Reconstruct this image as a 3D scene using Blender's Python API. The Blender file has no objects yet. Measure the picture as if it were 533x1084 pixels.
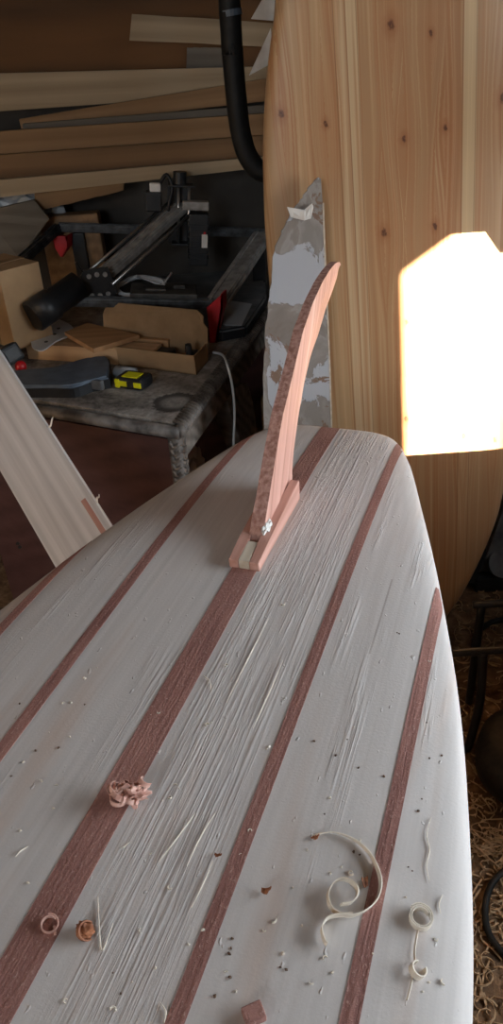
import bpy, bmesh, math, random
from mathutils import Vector, Matrix, noise
R = random.Random(7)
sc = bpy.context.scene
COL = sc.collection
V = Vector

# ------------------------------------------------------------------ camera
F, CX, CY, CAMZ = 814.0, 266.5, 542.0, 1.45
pit, rol = math.radians(32), math.radians(4)
fwd = V((0, math.cos(pit), -math.sin(pit))); up0 = V((0, math.sin(pit), math.cos(pit))); rt0 = V((1, 0, 0))
rt = rt0 * math.cos(rol) - up0 * math.sin(rol); up = rt0 * math.sin(rol) + up0 * math.cos(rol)
CAM = V((0, 0, CAMZ))
cd = bpy.data.cameras.new('camera'); cam = bpy.data.objects.new('camera', cd); COL.objects.link(cam)
cd.sensor_fit = 'VERTICAL'; cd.sensor_height = 36; cd.lens = F / 1084 * 36; cd.clip_start = .02
m = Matrix((rt, up, -fwd)).transposed().to_4x4(); m.translation = CAM; cam.matrix_world = m
sc.camera = cam
def ray(px, py): return fwd + rt * ((px - CX) / F) - up * ((py - CY) / F)
def P(px, py, z):
    d = ray(px, py); return CAM + d * ((z - CAMZ) / d.z)
def PY(px, py, y):
    d = ray(px, py); return CAM + d * (y / d.y)

# ------------------------------------------------------------------ materials
def lin(c):
    if isinstance(c, str): c = [int(c[i:i + 2], 16) / 255 for i in (0, 2, 4)]
    return [x / 12.92 if x <= .04045 else ((x + .055) / 1.055) ** 2.4 for x in c] + [1]
class NT:
    def __init__(s, name, rough=.6, spec=.3, metal=0):
        s.m = bpy.data.materials.new(name); s.m.use_nodes = True
        s.t = s.m.node_tree; s.b = s.t.nodes['Principled BSDF']
        s.b.inputs['Roughness'].default_value = rough; s.b.inputs['Specular IOR Level'].default_value = spec
        s.b.inputs['Metallic'].default_value = metal
    def n(s, typ, **kw):
        o = s.t.nodes.new(typ)
        for k, v in kw.items():
            if k.startswith('_'): setattr(o, k[1:], v)
        return o
    def l(s, a, b): s.t.links.new(a, b)
    def val(s, x, sock):
        if isinstance(x, (int, float)): sock.default_value = x
        elif isinstance(x, (list, tuple)): sock.default_value = x
        else: s.l(x, sock)
    def math(s, op, a, b=0, c=None, clamp=False):
        o = s.n('ShaderNodeMath', _operation=op, _use_clamp=clamp); s.val(a, o.inputs[0]); s.val(b, o.inputs[1])
        if c is not None: s.val(c, o.inputs[2])
        return o.outputs[0]
    def coord(s, rnd=False):
        o = s.n('ShaderNodeTexCoord').outputs['Object']
        if rnd:
            oi = s.n('ShaderNodeObjectInfo'); a = s.n('ShaderNodeVectorMath', _operation='ADD')
            mm = s.math('MULTIPLY', oi.outputs['Random'], 9.7); c = s.n('ShaderNodeCombineXYZ')
            for i in range(3): s.l(mm, c.inputs[i])
            s.l(o, a.inputs[0]); s.l(c.outputs[0], a.inputs[1]); o = a.outputs[0]
        return o
    def scale(s, v, sx, sy, sz, off=(0, 0, 0)):
        o = s.n('ShaderNodeMapping'); o.inputs['Scale'].default_value = (sx, sy, sz); o.inputs['Location'].default_value = off
        s.l(v, o.inputs['Vector']); return o.outputs[0]
    def noise(s, v, sc_=1, det=4, dist=0, rough=.55):
        o = s.n('ShaderNodeTexNoise'); s.l(v, o.inputs['Vector'])
        o.inputs['Scale'].default_value = sc_; o.inputs['Detail'].default_value = det
        o.inputs['Distortion'].default_value = dist; o.inputs['Roughness'].default_value = rough
        return o.outputs['Fac']
    def ramp(s, f, stops, interp='LINEAR'):
        o = s.n('ShaderNodeValToRGB'); s.val(f, o.inputs[0]); e = o.color_ramp; e.interpolation = interp
        while len(e.elements) < len(stops): e.elements.new(1)
        for el, (p, c) in zip(e.elements, stops):
            el.position = p; el.color = lin(c) if not isinstance(c, (int, float)) else (c, c, c, 1)
        return o.outputs[0]
    def mix(s, f, a, b, mode='MIX'):
        o = s.n('ShaderNodeMix', _data_type='RGBA', _blend_type=mode)
        s.val(f, o.inputs[0])
        for x, k in ((a, 6), (b, 7)):
            if isinstance(x, str): x = lin(x)
            s.val(x, o.inputs[k])
        return o.outputs[2]
    def mr(s, x, a, b, c=0, d=1, smooth=True):
        o = s.n('ShaderNodeMapRange'); o.interpolation_type = 'SMOOTHSTEP' if smooth else 'LINEAR'
        s.val(x, o.inputs[0])
        for i, q in enumerate((a, b, c, d)): o.inputs[i + 1].default_value = q
        return o.outputs[0]
    def out(s, col, h=None, strength=.3, dist=.002):
        s.val(lin(col) if isinstance(col, str) else col, s.b.inputs['Base Color'])
        if h is not None:
            b = s.n('ShaderNodeBump'); b.inputs['Strength'].default_value = strength; b.inputs['Distance'].default_value = dist
            s.l(h, b.inputs['Height']); s.l(b.outputs[0], s.b.inputs['Normal'])
        return s.m

def wood(name, c1, c2, g=60, along=2.5, rough=.65, bump=.25, axis=0, rings=1.0, spec=.25):
    """long-grained timber, grain along local axis"""
    t = NT(name, rough, spec); co = t.coord(True)
    s1 = [g] * 3; s1[axis] = along; s2 = [g * .2] * 3; s2[axis] = along * .35
    fine = t.noise(t.scale(co, *s1), 1, 5, .3); broad = t.noise(t.scale(co, *s2), 1, 3, 1.2)
    w = t.n('ShaderNodeTexWave', _wave_type='RINGS', _rings_direction='XYZ'[axis])
    t.l(t.scale(co, *s2), w.inputs['Vector']); w.inputs['Scale'].default_value = .9; w.inputs['Distortion'].default_value = 5
    w.inputs['Detail'].default_value = 3
    f = t.math('ADD', t.math('MULTIPLY', fine, .5), t.math('MULTIPLY', broad, .35))
    f = t.math('ADD', f, t.math('MULTIPLY', w.outputs['Fac'], .2 * rings))
    return t.out(t.ramp(f, [(.3, c1), (.75, c2)]), fine, bump, .001)
def plain(name, c, rough=.5, spec=.4, metal=0, vary=.0, c2=None, sc_=30, bump=0):
    t = NT(name, rough, spec, metal); co = t.coord(True)
    n_ = t.noise(co, sc_, 5)
    return t.out(t.ramp(n_, [(.35, c), (.68, c2 or c)]), n_ if bump else None, bump, .002)

M = {}
M['black'] = plain('black_plastic', '17181a', .45, .4, c2='232427')
M['blackdust'] = plain('dusty_black_metal', '1a1b1d', .55, .4, c2='55534f', sc_=22)
M['alu'] = plain('dusty_aluminium', '7a7875', .5, .4, 0, c2='a5a39f', sc_=40)
M['railblack'] = plain('black_rail', '141516', .4, .5, c2='45474a', sc_=50)
M['steel'] = plain('steel', 'b9b9b8', .3, .5, .9)
M['lapgrey'] = plain('dusty_shell_sky_sheen', '54575a', .5, .4, c2='7d7f80', sc_=14)  # lighter grey holds the sky reflection of the slab top as colour
M['red'] = plain('red_plastic', 'a8141d', .4, .5, c2='c01a24')
M['whitepl'] = plain('white_plastic', 'd8d8d6', .4, .4)
M['cable'] = plain('pale_cable', 'b9bcbf', .4, .4)
M['card'] = plain('cardboard', '967b5d', .85, .1, c2='a88a68', sc_=14)
M['cardin'] = plain('cardboard_inside', '80684d', .9, .1, c2='987d5f', sc_=14)
M['paper'] = plain('paper', 'd3d0cb', .8, .15, c2='c0bdb8')
M['bag'] = plain('white_bag', 'c9c6c2', .5, .3, c2='b5b1ac', sc_=8)
M['rubber'] = plain('black_rubber', '0f1010', .6, .3, c2='1c1d1d')
M['blue'] = plain('blue_grey_plastic', '4a5460', .45, .4, c2='5e6873')
M['yellow'] = plain('yellow_plastic', 'd6cf12', .4, .4)
M['clear'] = plain('frosted_film', '8e9296', .3, .5)
M['deskwood'] = wood('dusty_dark_desk_wood', '4e453e', '90877e', 60, 4, .7, .35)
M['deskfront'] = wood('dark_mahogany_panel', '3f292a', '5a3f3d', 40, 2, .45, .2, spec=.4)
M['carved'] = plain('carved_dark_wood', '37302c', .5, .4, c2='756d66', sc_=25, bump=.3)
M['offcut'] = wood('pale_offcut_wood', 'b08d6a', 'd2b08a', 70, 3)
M['offcut2'] = wood('tan_offcut_wood', '9a7552', 'b98f66', 70, 3)
M['endgrain'] = wood('end_grain', '6e5640', '947556', 60, 60)
M['lumA'] = wood('lumber_pale', '85745c', 'a8957a', 50, 1.5)
M['lumB'] = wood('lumber_tan', '73573a', '8f7150', 50, 1.5)
M['lumC'] = wood('lumber_grey', '565048', '6e675d', 50, 1.5)
M['lumD'] = wood('lumber_dark_grain', '432e1c', '765a3d', 40, 1.2, rings=2)
M['wallwood'] = wood('stained_plywood_wall', '46301c', '6a4828', 14, 1.6, .7, .15, rings=1.5)
M['wallroom'] = wood('rough_board_wall', '6d5a48', '917b65', 20, 1, axis=2)
M['wallgrey'] = plain('grey_wall', '3a3734', .9, .1, c2='4a4642', sc_=6)
M['redboard'] = wood('dark_red_board', 'b06a5d', 'c98476', 60, 2)
M['whiteplank'] = wood('sanded_whitish_plank', 'aca6a3', 'd6d1ce', 90, 2.5, bump=.5)
M['cedar'] = wood('pink_cedar', 'a47668', 'c99e90', 130, 5, .6, .3)
M['cedaredge'] = plain('rough_cedar_edge', '8c6459', .8, .2, c2='bb958a', sc_=180, bump=.9)
M['balsa'] = wood('balsa', 'ab9e8d', 'cabfae', 120, 4, .7, .3)
M['stringer'] = wood('red_cedar_stringer', '855850', 'aa7c72', 260, 40, .8, .8)
def stringer_mat():
    t = NT('red_cedar_stringer', .8, .2); co = t.coord()
    g = t.noise(t.scale(co, 14, 260, 1), 1, 5, .4); sp = t.noise(t.scale(co, 260, 420, 1), 1, 3, .3, .7)
    b = t.noise(t.scale(co, 5, 30, 1, (3, 0, 0)), 1, 4, .5)
    col = t.ramp(t.math('ADD', t.math('MULTIPLY', g, .5), t.math('MULTIPLY', b, .5)), [(.32, '75504a'), (.5, '8c655d'), (.7, 'a3796f')])
    col = t.mix(t.math('MULTIPLY', t.mr(sp, .55, .72), .55), col, 'bfa096')
    return t.out(col, t.math('ADD', sp, g), .8, .0015)
M['stringer'] = stringer_mat()
M['shave'] = wood('pale_shaving', 'c9bfb0', 'e2d9cb', 200, 10, .6, .2)
M['shavepink'] = wood('pink_shaving', 'ab7c6f', 'd6b0a2', 200, 10, .6, .2)
M['chipbrown'] = wood('brown_chip', '70432f', '9b6546', 200, 10, .6, .2)
M['speckdark'] = plain('dark_speck', '4e3f36', .8, .2, c2='6d584a')
M['floor'] = (lambda t: t.out(t.ramp(t.noise(t.coord(), 22, 8, .6, .7), [(.32, '3f3227'), (.5, '6b5440'), (.64, '8a6f55'), (.78, 'a88e70')]),
              t.noise(t.coord(), 60, 6), .6, .01))(NT('floor_dirt', .9, .15))
M['ceil'] = wood('ceiling_boards', '58483a', '79644f', 20, 1)
M['tool'] = plain('grey_cast_metal', '4b4d50', .5, .4, c2='6b6d70', sc_=20)

# --- whitish planed hull with torn grain streaks (X along the board, -Y to the right)
def hull_mat():
    t = NT('whitish_planed_wood', .7, .2); co = t.coord()
    sep = t.n('ShaderNodeSeparateXYZ'); t.l(co, sep.inputs[0]); X, Y = sep.outputs[0], sep.outputs[1]
    vv = t.math('MULTIPLY', Y, -1)
    g1 = t.noise(t.scale(co, 5, 180, 180), 1, 5, .4); g2 = t.noise(t.scale(co, 1.2, 26, 26), 1, 3, .6)
    col = t.ramp(t.math('ADD', t.math('MULTIPLY', g1, .45), t.math('MULTIPLY', g2, .55)), [(.3, 'aea8a5'), (.5, 'bbb6b3'), (.72, 'c8c3c0')])
    panel = t.ramp(t.math('MULTIPLY_ADD', vv, 2, .5), [(0, .93), (.27, .96), (.5, 1.0), (.72, 1.0), (.815, 1.0)], 'CONSTANT')
    col = t.mix(1, col, panel, 'MULTIPLY')
    # pinkish strip through the rough panel
    pk = t.math('MULTIPLY', t.mr(t.noise(t.scale(co, 1.5, 16, 1, (4, 2, 0)), 1, 3), .55, .72), .55)
    col = t.mix(pk, col, 'ad9484')
    # two dark butt / glue lines
    l1 = t.math('MULTIPLY', t.math('LESS_THAN', t.math('ABSOLUTE', t.math('SUBTRACT', vv, .158)), .0009),
                t.math('MULTIPLY', t.math('GREATER_THAN', X, -.10), t.math('LESS_THAN', X, .02)))
    l2 = t.math('MULTIPLY', t.math('LESS_THAN', t.math('ABSOLUTE', t.math('SUBTRACT', vv, .062)), .0008), t.math('GREATER_THAN', X, .07))
    col = t.mix(t.math('MULTIPLY', t.math('ADD', l1, l2, clamp=True), .38), col, '6f625a')
    # torn grain: long streaks between the centre stringer and its right neighbour
    mid = t.math('MULTIPLY', t.mr(vv, .014, .035), t.mr(vv, .105, .085))
    along = t.math('MULTIPLY', t.mr(X, -.62, -.25), t.mr(X, .42, .36))
    pat = t.mr(t.noise(t.scale(co, 3, 20, 1), 1, 3), .30, .62)
    mask = t.math('MULTIPLY', t.math('MULTIPLY', mid, along), pat)
    side = t.math('MULTIPLY', t.mr(t.noise(t.scale(co, 4, 22, 1, (3, 1, 0)), 1, 2), .55, .7), t.mr(X, -.5, 0, .0, .6))
    mask = t.math('MAXIMUM', mask, side)
    streak = t.mr(t.noise(t.scale(co, 9, 330, 1), 1, 4, .5, .6), .42, .66)
    chunk = t.noise(t.scale(co, 40, 200, 1, (7, 3, 0)), 1, 4, .6)
    h = t.math('MULTIPLY', mask, t.math('ADD', t.math('MULTIPLY', streak, 1.0), t.math('MULTIPLY', chunk, .8)))
    fuzz = t.noise(co, 420, 3)
    h = t.math('ADD', h, t.math('MULTIPLY', fuzz, .10))
    # crumbs of torn fibre all over
    cr = t.mr(t.noise(t.scale(co, 70, 120, 1, (1, 9, 0)), 1, 2), .68, .76)
    h = t.math('ADD', h, t.math('MULTIPLY', cr, .55))
    col = t.mix(t.math('MULTIPLY', t.math('MULTIPLY', mask, streak), .25), col, 'ded6cd')
    return t.out(col, h, .6, .003)
M['hull'] = hull_mat()

# --- knotty pine planks of the leaning board (X across, Z along)
def pine_mat(cen, knots):
    t = NT('knotty_pine_planks', .42, .35); co = t.coord()
    sep = t.n('ShaderNodeSeparateXYZ'); t.l(co, sep.inputs[0]); X, Z = sep.outputs[0], sep.outputs[2]
    kn = None; warp = None
    wob = t.math('MULTIPLY', t.math('SUBTRACT', t.noise(t.scale(co, 150, 1, 110), 1, 3), .5), .010)
    halo = None
    for ki, (kx, kz) in enumerate(knots):
        kr = (.0062, .0042, .0050, .0036, .0058, .0044, .0034)[ki % 7]
        dx = t.math('ADD', t.math('SUBTRACT', X, kx - cen), wob); dz = t.math('SUBTRACT', t.math('SUBTRACT', Z, kz), wob)
        d = t.math('SQRT', t.math('ADD', t.math('POWER', dx, 2), t.math('POWER', t.math('MULTIPLY', dz, .62), 2)))
        k = t.mr(d, kr * 1.15, kr * .45); hh_ = t.mr(d, kr * 3.2, kr * .8); halo = hh_ if halo is None else t.math('MAXIMUM', halo, hh_); kn = k if kn is None else t.math('MAXIMUM', kn, k)
        dd = t.math('SQRT', t.math('ADD', t.math('POWER', dx, 2), t.math('POWER', t.math('MULTIPLY', dz, .22), 2)))
        w = t.math('MULTIPLY', t.mr(dd, .045, .0), t.math('SIGN', dx)); warp = w if warp is None else t.math('ADD', warp, w)
    xw = t.math('SUBTRACT', X, t.math('MULTIPLY', warp, .012))
    plank = t.math('MULTIPLY_ADD', X, 1.6, .5)         # -.3125..+.3125 -> 0..1
    def pos(x): return (x - cen) * 1.6 + .5
    edges = [0, pos(.2235), pos(.244), pos(.262), pos(.385), pos(.448), pos(.472), pos(.56)]
    tone = t.ramp(plank, list(zip(edges, ['a88a66', 'b8a07e', 'b69e7c', 'a07d5a', '9c7856', 'b59c79', 'a2805e', '987452'])), 'CONSTANT')
    pid = t.ramp(plank, list(zip(edges, [.05, .3, .45, .6, .75, .15, .9, .5])), 'CONSTANT')
    c = t.n('ShaderNodeCombineXYZ'); t.l(xw, c.inputs[0]); t.l(t.math('MULTIPLY', pid, 9), c.inputs[1]); t.l(Z, c.inputs[2])
    g = t.noise(t.scale(c.outputs[0], 150, 1, 1.6), 1, 3, .6)
    broad = t.noise(t.scale(c.outputs[0], 30, 1, .7), 1, 3, .8)
    ringl = t.mr(t.noise(t.scale(c.outputs[0], 75, 1, .8), 1, 2, .5), .5, .66)
    col = t.mix(t.math('MULTIPLY', ringl, .52), tone, '93603a')
    col = t.mix(t.math('MULTIPLY', t.mr(broad, .45, .8), .45), col, 'a26a45')
    col = t.mix(t.math('MULTIPLY', t.mr(g, .45, .7), .2), col, 'e3c79c')
    col = t.mix(t.math('MULTIPLY', t.math('ABSOLUTE', warp), .35), col, '9a6138')
    col = t.mix(t.math('MULTIPLY', halo, .45), col, '8a5535')
    seam = None
    for e in (.2225, .2436, .2625, .448, .4725):
        s = t.math('LESS_THAN', t.math('ABSOLUTE', t.math('SUBTRACT', X, e - cen)), .0009); seam = s if seam is None else t.math('MAXIMUM', seam, s)
    col = t.mix(t.math('MULTIPLY', seam, .5), col, '6d4a2e')
    kn = t.math('MULTIPLY', kn, t.mr(t.noise(t.scale(co, 260, 1, 160), 1, 3), .25, .5))
    col = t.mix(t.math('MULTIPLY', kn, .85), col, '4a2818')
    return t.out(col, g, .06, .001)
LC = .325
KN = [(.322, 1.45), (.341, 1.27), (.121, 1.335), (.199, 1.31), (.299, 1.11), (.398, 1.11), (.392, 1.43), (.522, 1.315), (.417, 1.28), (.335, .72), (.34, .93), (.46, .665), (.53, .645)]
M['pine'] = pine_mat(LC, KN)

# --- grey plywood template with filler patches (X across, Z up)
def patch_mat():
    t = NT('patchy_filler', .7, .2); co = t.coord()
    a = t.noise(t.scale(co, 9, 9, 6), 1, 5, .8, .6); b = t.noise(t.scale(co, 14, 9, 9, (5, 2, 1)), 1, 6, .6, .6)
    sep = t.n('ShaderNodeSeparateXYZ'); t.l(co, sep.inputs[0]); Z = sep.outputs[2]
    col = t.ramp(a, [(.4, '7f7a75'), (.49, '8d8985'), (.51, '807973'), (.62, '746c66')])
    band = t.math('SINE', t.math('MULTIPLY_ADD', Z, 30, 1.2))
    pal = t.mr(t.math('ADD', b, t.math('MULTIPLY', band, .12)), .50, .53)
    col = t.mix(pal, col, 'a2a5ab')
    br = t.mr(t.noise(t.scale(co, 16, 9, 12, (2, 7, 4)), 1, 6, 1, .65), .60, .63)
    col = t.mix(br, col, '766153')
    return t.out(col, t.math('ADD', pal, b), .5, .002)
M['patch'] = patch_mat()

# ------------------------------------------------------------------ mesh helpers
def obj(name, bm, mat, parent=None, smooth=False, mw=None):
    me = bpy.data.meshes.new(name); bmesh.ops.recalc_face_normals(bm, faces=bm.faces); bm.to_mesh(me); bm.free()
    if smooth:
        for p in me.polygons: p.use_smooth = True
    o = bpy.data.objects.new(name, me); COL.objects.link(o)
    for q in (mat if isinstance(mat, list) else [mat]): me.materials.append(M[q] if isinstance(q, str) else q)
    if parent is not None: o.parent = parent
    if mw is not None: o.matrix_world = mw
    return o
def tag(o, label, cat, group=None, kind=None):
    if label: o['label'] = label
    if cat: o['category'] = cat
    if group: o['group'] = group
    if kind: o['kind'] = kind
    return o
def thing(name, label, cat, loc=(0, 0, 0), rot=None, group=None):
    o = bpy.data.objects.new(name, None); COL.objects.link(o); o.empty_display_size = .05
    o.matrix_world = (rot.to_4x4() if rot is not None else Matrix.Identity(4)); o.location = loc
    return tag(o, label, cat, group)
def frame(o, x, z=V((0, 0, 1))):
    """4x4 with X along x, Z as near z as possible, origin o"""
    x = V(x).normalized(); y = V(z).cross(x).normalized(); zz = x.cross(y)
    mm = Matrix((x, y, zz)).transposed().to_4x4(); mm.translation = o; return mm
def box(bm, dx, dy, dz, c=(0, 0, 0), bev=.0, mtx=None, seg=2):
    r = bmesh.ops.create_cube(bm, size=1); vs = r['verts']
    bmesh.ops.scale(bm, vec=(dx, dy, dz), verts=vs); bmesh.ops.translate(bm, vec=c, verts=vs)
    if bev:
        es = list({e for v in vs for e in v.link_edges})
        rr = bmesh.ops.bevel(bm, geom=es, offset=bev, segments=seg, affect='EDGES', profile=.6)
        vs = list({v for f in rr['faces'] for v in f.verts} | {v for v in vs if v.is_valid})
    if mtx is not None: bmesh.ops.transform(bm, matrix=mtx, verts=vs)
    return vs
def tube(bm, pts, r, seg=10, cap=True):
    pts = [V(p) for p in pts]; rings = []; n = len(pts); prev = None
    for i, p in enumerate(pts):
        t = (pts[min(i + 1, n - 1)] - pts[max(i - 1, 0)]).normalized()
        if prev is None:
            a = t.orthogonal().normalized()
        else:
            a = (prev - t * prev.dot(t)).normalized()
        prev = a; b = t.cross(a); rr = r(i / (n - 1)) if callable(r) else r
        rings.append([bm.verts.new(p + (a * math.cos(2 * math.pi * k / seg) + b * math.sin(2 * math.pi * k / seg)) * rr) for k in range(seg)])
    for A, B in zip(rings, rings[1:]):
        for k in range(seg): bm.faces.new((A[k], A[(k + 1) % seg], B[(k + 1) % seg], B[k]))
    if cap: bm.faces.new(rings[0][::-1]); bm.faces.new(rings[-1])
def smooth_path(pts, n=8):
    pts = [V(p) for p in pts]; out = []
    for i in range(len(pts) - 1):
        p0, p1, p2, p3 = pts[max(i - 1, 0)], pts[i], pts[i + 1], pts[min(i + 2, len(pts) - 1)]
        for k in range(n):
            t = k / n
            out.append(.5 * ((2 * p1) + (p2 - p0) * t + (2 * p0 - 5 * p1 + 4 * p2 - p3) * t * t + (3 * p1 - p0 - 3 * p2 + p3) * t ** 3))
    out.append(pts[-1]); return out
def prism(bm, poly, ext):
    """poly: list of 3D points; extruded by vector ext"""
    ext = V(ext); a = [bm.verts.new(p) for p in poly]; b = [bm.verts.new(V(p) + ext) for p in poly]; n = len(a)
    bm.faces.new(a[::-1]); bm.faces.new(b)
    for i in range(n): bm.faces.new((a[i], a[(i + 1) % n], b[(i + 1) % n], b[i]))
def ribbon(bm, pts, side, th=.0005):
    """strip along pts; side(t)-> vector across; thickness th"""
    pts = [V(p) for p in pts]; n = len(pts); rows = []
    for i, p in enumerate(pts):
        t = (pts[min(i + 1, n - 1)] - pts[max(i - 1, 0)]).normalized(); s = V(side(i / (n - 1))); nn = t.cross(s)
        nn = (nn.normalized() if nn.length > 1e-9 else V((0, 0, 1))) * th
        rows.append([bm.verts.new(q) for q in (p - nn, p + s - nn, p + s + nn, p + nn)])
    for A, B in zip(rows, rows[1:]):
        for k in range(4): bm.faces.new((A[k], A[(k + 1) % 4], B[(k + 1) % 4], B[k]))
    bm.faces.new(rows[0][::-1]); bm.faces.new(rows[-1])
def cyl(bm, r, h, seg=24, mtx=None, bev=0):
    rr = bmesh.ops.create_cone(bm, cap_ends=True, segments=seg, radius1=r, radius2=r, depth=h); vs = rr['verts']
    if mtx is not None: bmesh.ops.transform(bm, matrix=mtx, verts=vs)
def crumple(bm, r, amp, seed, sq=(1, 1, 1), sub=4):
    bmesh.ops.create_icosphere(bm, subdivisions=sub, radius=1)
    for v in bm.verts:
        n_ = noise.noise(v.co * 2.2 + V((seed, 0, 0))) + .6 * abs(noise.noise(v.co * 4.5 + V((0, seed, 0)))) + .3 * noise.noise(v.co * 9)
        v.co = V((v.co.x * sq[0], v.co.y * sq[1], v.co.z * sq[2])) * (r * (1 + amp * n_))
def interp(tab, x):
    if x <= tab[0][0]: return tab[0][1]
    for (a, b), (c, d) in zip(tab, tab[1:]):
        if x <= c:
            t = (x - a) / (c - a); return b + (d - b) * t
    return tab[-1][1]
def sinterp(tab, x):
    """Catmull interpolation of a table"""
    n = len(tab)
    if x <= tab[0][0]: return tab[0][1]
    if x >= tab[-1][0]: return tab[-1][1]
    for i in range(n - 1):
        if x <= tab[i + 1][0]:
            x0, y0 = tab[i]; x1, y1 = tab[i + 1]; h = x1 - x0; t = (x - x0) / h
            def sl(k):
                if k <= 0: return (tab[1][1] - tab[0][1]) / (tab[1][0] - tab[0][0])
                if k >= n - 1: return (tab[-1][1] - tab[-2][1]) / (tab[-1][0] - tab[-2][0])
                return (tab[k + 1][1] - tab[k - 1][1]) / (tab[k + 1][0] - tab[k - 1][0])
            m0, m1 = sl(i) * h, sl(i + 1) * h
            return (2*t**3-3*t*t+1)*y0 + (t**3-2*t*t+t)*m0 + (-2*t**3+3*t*t)*y1 + (t**3-t*t)*m1

# ------------------------------------------------------------------ room shell
XL, XR, YF, YB, ZC = -1.9, 1.4, -1.3, 2.46, 2.5
def struct(name, bm, mat, label=None):
    o = obj(name, bm, mat); o['kind'] = 'structure'
    if label: o['label'] = label; 
    return o
bm = bmesh.new(); box(bm, XR - XL + .2, YB - YF + .2, .1, ((XL + XR) / 2, (YF + YB) / 2, -.05)); struct('floor', bm, 'floor', 'dark dirty workshop floor strewn with shavings')
bm = bmesh.new(); box(bm, XR - XL + .2, YB - YF + .2, .1, ((XL + XR) / 2, (YF + YB) / 2, ZC + .05)); struct('ceiling', bm, 'ceil')
bm = bmesh.new(); box(bm, XR - XL + .2, .1, ZC, ((XL + XR) / 2, 0, ZC / 2)); o = struct('wall_back', bm, 'wallgrey', 'dark grey back wall'); o.location.y = YB + .05
bm = bmesh.new(); box(bm, XR - XL, .012, ZC - 1.36, ((XL + XR) / 2, YB - .0062, (ZC + 1.36) / 2)); struct('trim_4', bm, 'wallwood', 'orange brown plywood sheet on the upper back wall')
bm = bmesh.new(); box(bm, .1, YB - YF, ZC, (XL - .05, (YF + YB) / 2, ZC / 2)); struct('wall_left', bm, 'wallroom')
# right wall with window opening; front wall with opening for the added fill window
WY0, WY1, WZ0, WZ1 = -.408, .95, .85, 1.80
def holed(name, axis_x, fix, lo, hi, h0, h1, z0, z1):
    bm = bmesh.new()
    for a0, a1, b0, b1 in ((lo, h0, 0, ZC), (h1, hi, 0, ZC), (h0, h1, 0, z0), (h0, h1, z1, ZC)):
        c = ((a0 + a1) / 2, (b0 + b1) / 2)
        if axis_x: box(bm, a1 - a0, .1, b1 - b0, (c[0], fix, c[1]))
        else: box(bm, .1, a1 - a0, b1 - b0, (fix, c[0], c[1]))
    return struct(name, bm, 'wallroom')
holed('wall_right', False, XR + .05, YF, YB, WY0, WY1, WZ0, WZ1)
FX0, FX1, FZ0, FZ1 = -1.25, -.6, 1.35, 2.15
holed('wall_front', True, YF - .05, XL, XR, FX0, FX1, FZ0, FZ1)
M['paint'] = plain('window_paint', 'bdb8ae', .5, .3)
def glassmat():
    t = NT('window_glass'); tr = t.n('ShaderNodeBsdfTransparent'); gl = t.n('ShaderNodeBsdfGlossy'); gl.inputs['Roughness'].default_value = .02
    mx = t.n('ShaderNodeMixShader'); mx.inputs[0].default_value = .06; t.l(tr.outputs[0], mx.inputs[1]); t.l(gl.outputs[0], mx.inputs[2])
    t.l(mx.outputs[0], t.t.nodes['Material Output'].inputs['Surface']); return t.m
M['glass'] = glassmat()
bm = bmesh.new()
yc = (WY0 + WY1) / 2
for dy, dz, y, z in ((WY1 - WY0 + .12, .06, yc, WZ0 - .03), (WY1 - WY0 + .12, .06, yc, WZ1 + .03), (.06, WZ1 - WZ0, WY0 - .03, (WZ0 + WZ1) / 2), (.06, WZ1 - WZ0, WY1 + .03, (WZ0 + WZ1) / 2)):
    box(bm, .02, dy, dz, (XR - .01, y, z))
w1 = struct('window_1', bm, 'paint')
bm = bmesh.new(); box(bm, .004, WY1 - WY0, WZ1 - WZ0, (XR + .095, yc, (WZ0 + WZ1) / 2)); obj('pane', bm, 'glass', w1)
bm = bmesh.new(); xc = (FX0 + FX1) / 2
for dx, dz, x, z in ((FX1 - FX0 + .12, .06, xc, FZ0 - .03), (FX1 - FX0 + .12, .06, xc, FZ1 + .03), (.06, FZ1 - FZ0, FX0 - .03, (FZ0 + FZ1) / 2), (.06, FZ1 - FZ0, FX1 + .03, (FZ0 + FZ1) / 2)):
    box(bm, dx, .02, dz, (x, YF + .01, z))
w2 = struct('fill_window', bm, 'paint')  # unseen window added behind the camera to let in sky fill
bm = bmesh.new(); box(bm, FX1 - FX0, .004, FZ1 - FZ0, (xc, YF - .095, (FZ0 + FZ1) / 2)); obj('pane', bm, 'glass', w2)
# unseen bench added to keep sun and sky off the lower pine board
bm = bmesh.new(); box(bm, .88, .35, .05, (.94, .975, .748), .003); box(bm, .70, .33, .72, (1.02, .975, .361), .003); struct('shade_bench', bm, 'wallroom')
# unseen board added to trim the top of the sun patch
bm = bmesh.new(); prism(bm, [(.60, 1.14, 1.25), (.73, 1.14, 1.25), (.76, 1.14, 1.208), (XR, 1.14, 1.208), (XR, 1.14, 1.40), (.60, 1.14, 1.40)], (0, .03, 0)); struct('sun_patch_mask', bm, 'wallroom')
# tie beam the tall board leans on
bm = bmesh.new(); box(bm, XR - XL, .1, .12, ((XL + XR) / 2, 1.685, 2.03)); struct('trim_2', bm, 'ceil')

# unseen block added outside the right window to stop part of the sun
bm = bmesh.new(); box(bm, .3, 1.05, 4.0, (3.4, -2.46, 2.0)); box(bm, .5, 1.07, .08, (3.4, -2.46, 4.04)); struct('exterior_sun_blocker', bm, 'wallroom')
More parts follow.
